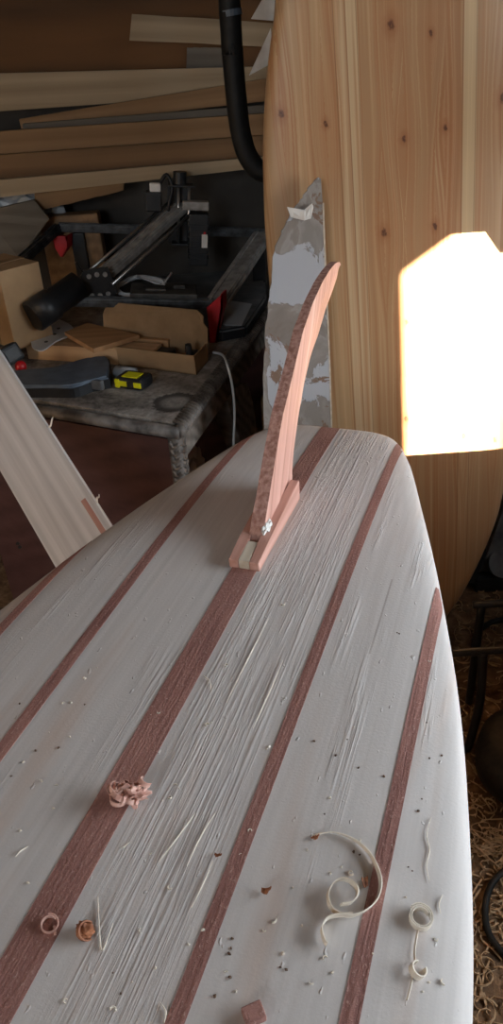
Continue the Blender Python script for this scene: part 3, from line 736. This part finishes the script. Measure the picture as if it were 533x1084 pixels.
# dark tray / slab under the right rail
sl = [P(x, y, DZ + .02) for x, y in ((150, 352), (262, 360), (284, 322), (284, 300), (215, 285), (150, 290))]
sl = [P(236, 362, DZ + .003), P(262, 357, DZ + .003), P(283, 325, DZ + .003), P(281, 296, DZ + .003), P(215, 290, DZ + .003), P(150, 300, DZ + .003), P(158, 345, DZ + .003)]
c = sum(sl, V()) / len(sl); lap = thing('dusty_laptop', 'dusty black closed laptop slab under the machine at the desk edge', 'laptop', c)
bm = bmesh.new(); prism(bm, [p - c for p in sl], (0, 0, .030)); bmesh.ops.bevel(bm, geom=bm.edges[:], offset=.006, segments=3, affect='EDGES'); obj('shell', bm, ['lapgrey', 'black'], lap)
for f in lap.children[0].data.polygons: f.material_index = 0 if f.normal.z > .7 else 1
bm = bmesh.new(); pp = [P(x, y, DZ + .0335) - c for x, y in ((236, 344), (256, 345), (267, 322), (240, 318))]; prism(bm, pp, (0, 0, .0012)); o = obj('white_label', bm, 'cable', lap); o['label'] = 'pale grey paper label'
# coil of usb cable
bm = bmesh.new(); cc = PY(148, 306, 2.02); pts = []
for k in range(84):
    a = k * .25; r = .050 + .007 * math.sin(k * .37); pts.append(cc + xa * r * 1.25 * math.cos(a) + ya * r * .9 * math.sin(a) + V((0, 0, .004 + .008 * (k / 84) + .003 * math.sin(k))))
pts += [cc + xa * .06 + V((0, 0, .01)), cc + xa * .075 + ya * .03 + V((0, 0, .03))]
tube(bm, pts, .0032, 8); tag(obj('usb_cable', bm, 'cable', None, True), 'coil of pale grey cable lying inside the machine frame', 'cable')
# white lead hanging off the desk edge
bm = bmesh.new(); e0 = P(226, 373, DZ + .006)
pts = [e0, P(236, 376, DZ + .006), D(-.022, .30, .0), D(-.03, .28, -.06), D(-.028, .27, -.2), D(-.03, .265, -.45), D(-.05, .26, -.77), D(-.10, .22, -.777)]
def PD(px, py, a):
    nrm = ed.cross(Y3); d = ray(px, py); return CAM + d * ((D(a, 0) - CAM).dot(nrm) / d.dot(nrm))
pts = [e0, P(236, 376, DZ + .014), PD(241, 387, -.028), PD(246, 408, -.030), PD(248.5, 435, -.030), PD(247.5, 470, -.030), PD(246, 520, -.030), PD(246, 560, -.03)]
pts.append(V((pts[-1].x, pts[-1].y, .03))); pts.append(V((pts[-1].x + .03, pts[-1].y - .05, .004)))
tube(bm, smooth_path(pts, 8), .0032, 8); tag(obj('white_cable', bm, 'whitepl', None, True), 'thin white cable hanging down over the right edge of the desk', 'cable')

# ------------------------------------------------------------------ beside the desk on the floor
bm = bmesh.new(); crumple(bm, 1, .32, 3, (.10, .12, .24), 5); c = D(.16, .27); o = obj('plastic_bag', bm, 'bag'); o.location = (c.x, c.y, .30); tag(o, 'crumpled white bag standing under the right side of the desk', 'bag')
lowest = min(v.co.z for v in o.data.vertices); o.location.z = -lowest
def cartonbox(name, label, px, py, y, dims, rz, mat='card', z=None):
    p = PY(px, py, y) + V((.10, 0, 0)); bm = bmesh.new(); L, W, H = dims; t_ = .004
    box(bm, L, W, t_, (0, 0, t_ / 2)); box(bm, L, t_, H, (0, W / 2, H / 2)); box(bm, L, t_, H, (0, -W / 2, H / 2)); box(bm, t_, W, H, (L / 2, 0, H / 2)); box(bm, t_, W, H, (-L / 2, 0, H / 2))
    box(bm, L * .5, W, t_, (-L * .24, 0, H)); 
    o = obj(name, bm, mat); o.location = p if z is None else (p.x, p.y, z); o.rotation_euler = (0, 0, rz); return tag(o, label, 'box')
c1 = cartonbox('cardboard_box', 'flattened brown cardboard box on the floor between desk and template', 266, 430, 2.0, (.16, .22, .44), .35, 'card', 0)
c2 = cartonbox('cardboard_box', 'brown cardboard box on top of the flattened one beside the template', 268, 408, 2.12, (.13, .16, .10), -.2, 'cardin', .445)
# long planks at the left, leaning on the desk front
def plank(name, label, cat, p0, p1, w_, th, mat, facing, grp=None, bev=.0015, ragged=0, wtop=None):
    mt = frame((p0 + p1) / 2, p1 - p0, facing); bm = bmesh.new(); L = (p1 - p0).length; wt = wtop or w_
    if ragged:
        rr = random.Random(ragged); n_ = 14; top = []; bot = []
        for i in range(n_ + 1):
            x = -L / 2 + L * i / n_; ww = w_ + (wt - w_) * i / n_
            top.append(V((x, ww / 2 + rr.uniform(-.02, .0) * w_ * 1.5, -th / 2))); bot.append(V((x, -ww / 2 + rr.uniform(0, .02) * w_ * 1.5, -th / 2)))
        top[0].x += rr.uniform(0, .3) * w_; bot[-1].x -= rr.uniform(0, .3) * w_
        prism(bm, bot + top[::-1], (0, 0, th))
    else:
        prism(bm, [V((-L / 2, -w_ / 2, -th / 2)), V((L / 2, -wt / 2, -th / 2)), V((L / 2, wt / 2, -th / 2)), V((-L / 2, w_ / 2, -th / 2))], (0, 0, th))
        if bev: bmesh.ops.bevel(bm, geom=bm.edges[:], offset=bev, segments=2, affect='EDGES')
    o = obj(name, bm, mat); o.matrix_world = mt; return tag(o, label, cat, grp)
la, lb = PY(85, 571, 1.12), PY(-8, 418, 1.42)
dirp = (lb - la).normalized(); bot = la - dirp * (la.z / dirp.z) + dirp * .03; top = lb + dirp * .25
wq = (PY(113, 548, 1.13) - PY(55, 595, 1.11)).length * .93
wp = thing('white_plank', 'broad sanded whitish plank leaning up against the desk front', 'plank', bot)
mt = frame(bot, dirp, V((.15, -1, .3))); wp.matrix_world = mt; L = (top - bot).length
bm = bmesh.new(); box(bm, L, wq, .02, (L / 2, 0, 0), .002); obj('body', bm, 'whiteplank', wp)
Lm = (la - bot).length
bm = bmesh.new(); sgn = 1 if (mt @ V((Lm, 1, 0)) - mt @ V((Lm, 0, 0))).x > 0 else -1
box(bm, .15, .010, .0216, (Lm - .02, sgn * (wq / 2 - .016), 0), .001); o = obj('red_strip', bm, 'cedar', wp); o['label'] = 'short dark red inlaid strip'
bm = bmesh.new()
for k, dx in enumerate((.035, .235)):
    p = V((Lm + dx, sgn * (wq / 2), .004)); tube(bm, smooth_path([p, p + V((.006 - .01 * k, sgn * .006, .004)), p + V((.003, sgn * (.010 + .004 * k), .006)), p + V((.010, sgn * (.012 + .006 * k), .002))], 4), lambda t: .0022 * (1 - .6 * t), 6)
o = obj('splinter', bm, 'shave', wp); o['kind'] = 'stuff'
ra, rb_ = PY(8, 610, 1.0), PY(-60, 480, 1.25); dr = (rb_ - ra).normalized(); bot = ra - dr * (ra.z / dr.z) + dr * .02; mt = frame(bot, dr, V((.15, -1, .3)))
rp_ = thing('red_plank', 'dark red wooden plank leaning at the far left beside the white plank', 'plank', bot); rp_.matrix_world = mt
bm = bmesh.new(); box(bm, 1.2, .16, .022, (.6, sgn * -.022, 0), .003); obj('body', bm, 'redboard', rp_)
for k in range(2):
    bm = bmesh.new(); cyl(bm, .003, .002, 10); h = obj('nail_hole', bm, 'black', rp_); h.location = ((ra - bot).length + .02 + .008 * k, (-1 if sgn < 0 else 1) * .045, .0112)

# ------------------------------------------------------------------ lumber on the back wall
def lum(label, px0, t0, b0, px1, t1, b1, y, th, mat, name='lumber_board', xl=None, xr=None, ragged=0):
    """board whose front face shows top t, bottom b at two picture columns; extended sideways to xl / xr"""
    A0, B0, A1_, B1_ = PY(px0, t0, y), PY(px0, b0, y), PY(px1, t1, y), PY(px1, b1, y)
    m0, m1 = (A0 + B0) / 2, (A1_ + B1_) / 2; w0, w1 = (A0 - B0).length, (A1_ - B1_).length
    d = m1 - m0
    def at(x): k = (x - m0.x) / d.x; return m0 + d * k, w0 + (w1 - w0) * k
    if xl is not None: m0n, w0n = at(xl)
    else: m0n, w0n = m0, w0
    if xr is not None: m1n, w1n = at(xr)
    else: m1n, w1n = m1, w1
    for px_ in (-1.05, .40):
        if m0n.x < px_ < m1n.x:
            mz, wz = at(px_); zz = mz.z - wz / 2 - .009; bm = bmesh.new(); box(bm, .016, YB - y + th / 2 + .002, .016, (px_, (YB + y - th / 2) / 2, zz)); struct('trim_5', bm, 'ceil')
    return plank(name, label, 'board', m0n, m1n, max(w0n, .01), th, mat, V((0, -1, 0)), 'boards stored along the back wall', .001, ragged, max(w1n, .01))
lum('widest pale board at the top of the stack on the back wall', 0, 78, 117, 250, 71, 100, 2.41, .022, 'lumA', xl=-1.5, xr=.9)
lum('thin tan board slanting up to the right across the stack', 22, 126, 136, 288, 82, 106, 2.385, .018, 'lumB', xr=.8)
lum('narrow grey weathered strip in the middle of the stack', 25, 131, 138, 280, 111, 120, 2.36, .02, 'lumC', xr=.7)
lum('plain tan board under the narrow grey strip', 0, 139, 165, 280, 120, 146, 2.335, .02, 'lumB', xl=-1.5, xr=.9)
lum('dark board with swirling grain and a knot low in the stack', 0, 164, 192, 280, 143, 170, 2.31, .02, 'lumD', xl=-1.5, xr=.9)
lum('pale lowest board at the bottom of the stack', 0, 191, 207, 255, 169, 178, 2.285, .022, 'lumA', xl=-1.5, xr=.85)
lum('short pale board with a notched end fixed high on the back wall', 137, 14, 43, 290, 24, 50, 2.43, .02, 'lumA', xr=.6, ragged=4)
lum('small grey plywood offcut behind the black hose', 197, 50, 74, 240, 50, 74, 2.44, .012, 'lumC', ragged=9)
lum('ragged grey board end hanging below the lowest board', 34, 198, 224, 135, 180, 200, 2.315, .02, 'lumB', ragged=5)
# knot on dark board
# supports under the stack
for x in (-1.2, -.72, .45):
    bm = bmesh.new(); b_ = PY(0, 206, 2.28).z
    zz = 1.10 if x < -.9 else (1.104 if x < 0 else 1.115)
    box(bm, .04, .2, .04, (x, 2.36, zz - .035)); box(bm, .04, .03, .3, (x, 2.44, zz - .2)); o = struct('trim_3', bm, 'ceil')
# white triangular offcuts beside pine board
for lab, tri, y in (('white triangular offcut pointing down between hose and pine board', ((264, 80), (287, 30), (290, 66)), 2.2), ('pale triangular offcut leaning at the top beside the pine board', ((266, 20), (281, -6), (292, -6), (290, 22)), 2.25)):
    q = [PY(*p, y) for p in tri]; c = sum(q, V()) / len(q); bm = bmesh.new(); prism(bm, [p - c for p in q], (0, .012, 0)); o = obj('triangle_offcut', bm, 'paper'); o.location = c; tag(o, lab, 'offcut')
# hose
pts = [PY(243, -60, 1.95), PY(243, 0, 1.95), PY(246, 50, 1.95), PY(250, 100, 1.95), PY(255, 140, 1.95), PY(264, 168, 1.95), PY(280, 182, 1.95), PY(310, 175, 1.95), PY(335, 140, 1.95), PY(345, 60, 1.95), PY(348, -60, 1.95)]
pts[0] = V((pts[0].x, 1.95, ZC + .001)); pts[-1] = V((pts[-1].x, 1.95, ZC + .001))
hs = thing('black_hose', 'thick black hose hanging in a loop beside the pine board', 'hose', V((pts[1].x, 1.95, pts[5].z - .05)))
bm = bmesh.new(); tube(bm, smooth_path([p - hs.location for p in pts], 8), .0235, 18); obj('tube', bm, 'rubber', hs, True)
bm = bmesh.new(); q0, q1 = PY(244, 10, 1.95) - hs.location, PY(245, 17, 1.95) - hs.location; tube(bm, [q0, q1], .0242, 18); o = obj('clip', bm, 'blue', hs); o['label'] = 'blue grey band'
# stored things under the lumber, behind machine
q = PY(76, 240, 2.36)
sb = thing('timber_stub', 'short thick timber stub with end grain behind the machine', 'timber', V((q.x, q.y, DZ + .001)))
bm = bmesh.new(); box(bm, .17, .06, PY(76, 226, 2.36).z - DZ, (0, 0, (PY(76, 226, 2.36).z - DZ) / 2), .006); obj('stub', bm, 'endgrain', sb)
q = PY(20, 215, 2.3)
bm = bmesh.new(); crumple(bm, 1, .3, 8, (.11, .03, .09), 4); o = obj('plastic_sheet', bm, 'clear'); o.location = (q.x - .02, 2.38, 1.03); tag(o, 'crumpled translucent plastic hanging under the boards at the far left', 'plastic')
pr = [PY(-20, 300, 2.2), PY(-20, 225, 2.25), PY(36, 212, 2.28), PY(52, 232, 2.26), PY(20, 275, 2.2)]
c = sum(pr, V()) / len(pr); bm = bmesh.new(); prism(bm, [p - c for p in pr], (0, .006, .002)); o = obj('grey_panel', bm, 'lumC'); o.location = c; tag(o, 'grey sheet of thin board standing behind the cardboard carton', 'board')

# ------------------------------------------------------------------ right side on the floor
# black metal stool
st = thing('metal_stool', 'black metal framed stool on the floor beyond the right rail', 'stool', (.55, 1.15, 0))
SI = V((.55, 1.15, 0)); zs_ = .32
def sob(name, pts, r, n=8, seg=10, sm=True):
    bm = bmesh.new(); tube(bm, smooth_path([V(p) - SI for p in pts], n), r, seg); return obj(name, bm, 'black', st, sm)
p1, p2 = P(472, 692, zs_), P(650, 680, zs_)
sob('cross_bar', [p1, p2], .0085)
l0 = P(512, 690, zs_); l1 = P(508, 745, .17); l2 = P(496, 790, .012)
sob('leg', [l0, l1, l2, l2 + V((-.015, -.005, -.004))], .010)
l0b = P(640, 690, zs_); sob('leg', [l0b, V((l0b.x + .01, l0b.y - .03, .15)), V((l0b.x + .03, l0b.y - .05, .012))], .010)
p3 = p1 + V((.02, .15, 0)); p4 = p2 + V((.0, .15, 0))
sob('cross_bar', [p3 + V((.08, 0, 0)), p4], .0085)
sob('leg', [p3 + V((.1, 0, 0)), V((p3.x + .1, p3.y, .012))], .010); sob('leg', [p4 + V((-.06, 0, 0)), V((p4.x - .05, p4.y, .012))], .010)
c = P(575, 748, .22)
bm = bmesh.new(); N_ = 40
prf = [(0, .0), (.10, .0), (.118, .02), (.122, .06), (.115, .10), (.09, .115), (.03, .105), (0, .105)]
vsr = [[bm.verts.new((r * math.cos(2 * math.pi * k / N_), r * math.sin(2 * math.pi * k / N_), z)) for k in range(N_)] for r, z in prf[1:-1]]
for A_, B_ in zip(vsr, vsr[1:]):
    for k in range(N_): bm.faces.new((A_[k], A_[(k + 1) % N_], B_[(k + 1) % N_], B_[k]))
bm.faces.new(vsr[0][::-1]); bm.faces.new(vsr[-1])
bmesh.ops.translate(bm, vec=V((c.x, c.y, .002)), verts=bm.verts)
M['pot'] = plain('speckled_black', '141414', .6, .3, c2='2c2925', sc_=60)
o = obj('black_drum', bm, 'pot', None, True); tag(o, 'round black dusty drum standing on the floor under the stool', 'drum')
# loop of cable behind stool, hose loop lower right
bm = bmesh.new(); pts = [P(x, y, .012) for x, y in ((505, 700), (503, 678), (512, 664), (533, 656), (570, 660), (590, 700))]
tube(bm, smooth_path(pts, 8), .008, 8); tag(obj('black_cable', bm, 'rubber', None, True), 'black cable looping over the floor behind the stool', 'cable')
bm = bmesh.new(); pts = [P(x, y, .012) for x, y in ((640, 900), (590, 897), (560, 905), (533, 923), (519, 940), (514, 965), (519, 990), (538, 1012), (570, 1025), (640, 1030))]
tube(bm, smooth_path(pts, 8), .0065, 8); tag(obj('black_cable', bm, 'rubber', None, True), 'black cable curving over the floor at the lower right edge', 'cable')
# grey tool behind
gt0 = P(516, 632, 0.0)
gt = thing('bench_tool', 'grey cast metal tool on a black foot standing on the floor by the pine board', 'tool', (gt0.x, gt0.y + .05, 0))
bm = bmesh.new(); box(bm, .10, .12, .05, (.02, .03, .025), .008); obj('foot', bm, 'black', gt)
bm = bmesh.new(); prism(bm, [V(q) for q in ((-.02, 0, .05), (.09, 0, .05), (.10, 0, .20), (.07, 0, .42), (.05, 0, .42), (.02, 0, .2))], (0, .05, 0)); bmesh.ops.bevel(bm, geom=bm.edges[:], offset=.008, segments=2, affect='EDGES'); obj('arm', bm, 'tool', gt)
bm = bmesh.new(); cyl(bm, .045, .03, 24, Matrix.Translation((.05, -.005, .09)) @ Matrix.Rotation(1.1, 4, 'X')); obj('guard', bm, 'tool', gt, False)
bm = bmesh.new(); box(bm, .025, .04, .12, (-.045, .0, .08), .005, Matrix.Rotation(.2, 4, 'Y')); obj('clamp_plate', bm, 'black', gt)

# shavings littering the floor (uncountable)
def curl(bm, c, r, turns, wd, rz, tilt, th=.0006, n=18, grow=.3):
    rot = Matrix.Rotation(rz, 3, 'Z') @ Matrix.Rotation(tilt, 3, 'X')
    pts = []
    for i in range(n):
        t = i / (n - 1); a = t * turns * 2 * math.pi; rr = r * (1 + grow * t)
        pts.append(V((rr * math.cos(a), rr * math.sin(a), 0)))
    ribbon(bm, [V(c) + rot @ p for p in pts], lambda t: rot @ V((0, 0, wd)), th)
bm = bmesh.new(); R3 = random.Random(11)
for k in range(650):
    px = R3.uniform(478, 610); py = R3.uniform(625, 1120)
    p = P(px, py, .004); L = R3.uniform(.008, .05)
    if R3.random() < .55:
        curl(bm, p, R3.uniform(.006, .02), R3.uniform(.2, .9), R3.uniform(.002, .006), R3.uniform(0, 6.3), R3.uniform(-.5, .5), .0006, 8)
    else:
        d = V((math.cos(L * 900), math.sin(L * 900), 0)) * L; ribbon(bm, [p, p + d * .5 + V((0, 0, .004)), p + d], lambda t: V((-d.y, d.x, 0)).normalized() * .003, .0006)
M['floorshave'] = wood('floor_shaving', '8a6c4d', 'bda281', 150, 10, .8, .2)
fs = obj('wood_shavings', bm, 'floorshave'); tag(fs, 'brown wood shavings strewn over the dirt floor at the right', 'shavings', None, 'stuff')
bm = bmesh.new()
for k in range(16):
    p = P(R3.uniform(508, 540), R3.uniform(878, 910), .01); pts = [p + V((R3.uniform(-.035, .035), R3.uniform(-.035, .035), R3.uniform(0, .02))) for _ in range(5)]
    tube(bm, smooth_path(pts, 5), .0012, 5)
tag(obj('fibre_tangle', bm, 'floorshave'), 'tangled pale bundle of stringy fibres on the floor at the right', 'fibres')

# ------------------------------------------------------------------ shavings on the board
def at_px(px, py, h=.0): u_, v_ = uv(px, py); return deck(u_, v_, h)
def shaving(name, label, mat, bm, cat='shaving', grp=None): 
    return tag(obj(name, bm, mat), label, cat, grp)
# large curl
pts = [at_px(x, y, .001) for x, y in ((331, 885), (350, 882), (372, 889), (390, 905), (401, 930), (399, 951), (388, 965), (370, 972), (352, 966), (346, 952), (352, 939), (363, 936), (374, 943), (377, 953), (371, 962), (360, 964))]
bm = bmesh.new(); pp = smooth_path(pts, 6); n_ = len(pp)
for i, p in enumerate(pp): p.z += .0045 * (i / n_ > .55) * min(1, (i / n_ - .55) * 4)
ribbon(bm, pp, lambda t: V((0.0015, -.002, .0022 + .0045 * min(1, t * 2.5))), .0004)
pts = [at_px(x, y, .002) for x, y in ((372, 972), (355, 973), (345, 977), (340, 987), (343, 1000), (346, 1003))]
ribbon(bm, smooth_path(pts, 6), lambda t: V((.001, -.001, .006)), .0004)
shaving('wood_shaving', 'large pale spiral shaving curled beside the right dark stripe', 'shave', bm)
# rosette right
c = at_px(445, 974, .001); bm = bmesh.new(); curl(bm, c, .0055, 2.3, .006, .3, .15, .0004, 40, .5)
ribbon(bm, smooth_path([at_px(x, y, .0015) for x, y in ((443, 980), (440, 995), (438, 1010), (439, 1022))], 4), lambda t: V((.0012, 0, .0006)), .0003)
shaving('wood_shaving', 'tight pale rosette shaving at the right edge of the board', 'shave', bm)
bm = bmesh.new(); curl(bm, at_px(440, 1029, .001), .0042, .8, .005, 1.5, .5, .0004, 16); ribbon(bm, smooth_path([at_px(x, y, .001) for x, y in ((437, 1030), (434, 1045), (430, 1060))], 4), lambda t: V((.0012, 0, .0004)), .0003)
shaving('wood_shaving', 'small white folded shaving with a thin tail below the rosette', 'shave', bm)
# pink crumpled chip
c = at_px(141, 849, .009); bm = bmesh.new(); crumple(bm, 1, .8, 5, (.0095, .007, .006), 4); bmesh.ops.translate(bm, vec=c, verts=bm.verts)
for k in range(14): curl(bm, c + V((R.uniform(-.013, .012), R.uniform(-.008, .009), R.uniform(-.004, .005))), R.uniform(.003, .006), R.uniform(.4, .9), .004, R.uniform(0, 6), R.uniform(-1, 1), .0004, 10)
shaving('crumpled_shaving', 'crumpled pink shaving sitting on the wide centre stripe', 'shavepink', bm)
bm = bmesh.new(); c = at_px(91, 988, .004); crumple(bm, 1, .5, 2, (.0055, .005, .0045), 3); bmesh.ops.translate(bm, vec=c, verts=bm.verts); curl(bm, c, .005, .7, .004, 1, .8, .0005, 12)
shaving('wood_chip', 'orange brown curled chip right of the wide centre stripe', 'chipbrown', bm, 'chip')
bm = bmesh.new(); curl(bm, at_px(53, 980, .001), .0048, 1.2, .003, .6, .2, .0004, 24); ribbon(bm, [at_px(57, 982, .002), at_px(58, 992, .002)], lambda t: V((.0015, 0, .0005)), .0003)
shaving('wood_shaving', 'little pinkish curl lying on the lower centre stripe', 'shavepink', bm)
for (x, y, lab, mt_, s) in ((281, 947, 'reddish splintered chip between the two right stripes', 'chipbrown', .007), (126, 846, 'pink splinter lying against the crumpled shaving', 'shavepink', .005), (231, 908, 'thin red chip at the left edge of the narrow stripe', 'chipbrown', .0045), (333, 889, 'tiny red chip at the start of the large spiral shaving', 'chipbrown', .004), (388, 938, 'reddish flake inside the arc of the large spiral shaving', 'chipbrown', .005)):
    bm = bmesh.new(); c = at_px(x, y, .001)
    a0_ = R.uniform(0, 6.3)
    for k in range(3):
        a = a0_ + R.uniform(-.5, .5); d = V((math.cos(a), math.sin(a), R.uniform(.05, .5))) * s * R.uniform(.5, .9); q = c + V((R.uniform(-.3, .3), R.uniform(-.3, .3), .1 * k)) * s
        ribbon(bm, [q - d * .5 + V((0, 0, .1 * s)), q, q + d * .6 + V((0, 0, .15 * s)), q + d * .8 + V((0, 0, .5 * s))], lambda t: V((-d.y, d.x, .3 * s)).normalized() * s * .4 * (1 - .6 * t), .0003)
    shaving('wood_chip', lab, mt_, bm, 'chip')
bm = bmesh.new(); c = at_px(269, 1076, 0); mtb = Matrix.Translation(c) @ Matrix.Rotation(.35, 4, 'Z') @ Matrix.Rotation(.12, 4, 'X'); box(bm, .0125, .0105, .007, (0, 0, .0035), .0008, mtb)
shaving('wood_offcut', 'tiny square reddish block at the bottom edge of the board', 'stringer', bm, 'offcut')
# long pale splinters
for (lab, path) in (('long thin V shaped splinter standing right of the centre stripe', ((104, 950), (105, 975), (108, 1007), (116, 990), (120, 978))),
                    ('pale splinter strip torn up beside the narrow right stripe', ((226, 912), (216, 935), (203, 962))),
                    ('bent splinter near the crumpled pink shaving', ((137, 893), (131, 898), (128, 899))),
                    ('straight raised splinter left of the narrow right stripe', ((228, 862), (212, 888), (198, 918))),
                    ('lowest of the raised torn splinters by the centre stripe', ((207, 862), (190, 885), (168, 914))),
                    ('fine hair splinter high on the rough panel', ((300, 700), (285, 735), (268, 772))),
                    ('raised splinter on the rough panel below the fin', ((285, 655), (262, 700), (240, 745))),
                    ('torn fibre ridge near the right rail of the board', ((457, 866), (452, 885), (455, 900), (452, 918), (455, 935))),
                    ('short torn fibre loop close to the right rail', ((469, 948), (465, 958), (467, 968))),
                    ('curved pale hair shaving left of the centre stripe', ((17, 908), (22, 902), (30, 897))),
                    ('curved pale hair at the bottom left of the narrow stripe', ((170, 1062), (176, 1072), (174, 1084))),
                    ('thin curved hair shaving beside the centre stripe', ((215, 716), (222, 722), (224, 733)))):
    bm = bmesh.new(); pp = smooth_path([at_px(x, y, .0012) for x, y in path], 5)
    tube(bm, pp, lambda t: .0006 * (1 - .6 * abs(2 * t - 1)), 6)
    shaving('wood_splinter', lab, 'shave', bm, 'splinter')
# crumbs and specks
def speck(px, py, s, mat, label, grp, k):
    u_, v_ = uv(px, py)
    if abs(v_) > halfw(u_) * .96: return
    if k == 0 or R.random() < .5:
        bm = bmesh.new(); bmesh.ops.create_icosphere(bm, subdivisions=1, radius=s)
        for v in bm.verts: v.co = V((v.co.x * R.uniform(.6, 1.5), v.co.y * R.uniform(.5, 1.2), v.co.z * .55))
    else:
        bm = bmesh.new(); curl(bm, (0, 0, -s * .3), s * 1.1, R.uniform(.3, .8), s, 0, R.uniform(-.4, .4), .0003, 8)
    o = obj('wood_crumb', bm, mat); o.location = deck(u_, v_, s * .5); o.rotation_euler = (0, 0, R.uniform(0, 6.3)); tag(o, label, 'crumb', grp)
pale = [(52, 776), (74, 780), (90, 718), (103, 707), (68, 745), (75, 744), (25, 807), (43, 828), (60, 832), (57, 856), (22, 880), (160, 757), (168, 755), (190, 835), (186, 832), (172, 848), (180, 845), (220, 768), (224, 765), (240, 705), (283, 793), (285, 791), (300, 640), (455, 700), (375, 770), (415, 895), (380, 890), (362, 918), (372, 925), (350, 925), (345, 1015), (352, 1030), (395, 1010), (430, 950), (455, 1040), (462, 995), (470, 1040), (448, 1050), (240, 1030), (250, 1050), (280, 985), (290, 975), (300, 1010), (150, 985), (165, 1025), (140, 1040), (120, 1070), (70, 1060), (30, 935), (200, 1000), (215, 985), (320, 980), (310, 940), (330, 1040), (160, 905), (180, 940), (325, 900), (265, 880), (255, 905), (350, 845)]
for x, y in pale: speck(x, y, R.uniform(.0006, .0015), 'shave', 'tiny pale wood crumb scattered on the whitish board', 'pale crumbs on the white board', 1)
dark = [(423, 671), (380, 813), (407, 822), (421, 670), (333, 785), (356, 800), (368, 783), (344, 862), (443, 859), (452, 765), (455, 803), (468, 800), (447, 846), (12, 822), (21, 745), (38, 795), (62, 792), (90, 746), (120, 1030), (128, 1052), (245, 1004), (243, 1010), (244, 1035), (228, 1055), (297, 1024), (303, 1027), (246, 994), (437, 922), (433, 918), (375, 902), (381, 905)]
for x, y in dark: speck(x, y, R.uniform(.0006, .0014), 'speckdark', 'tiny dark wood crumb scattered on the whitish board', 'dark crumbs on the white board', 0)
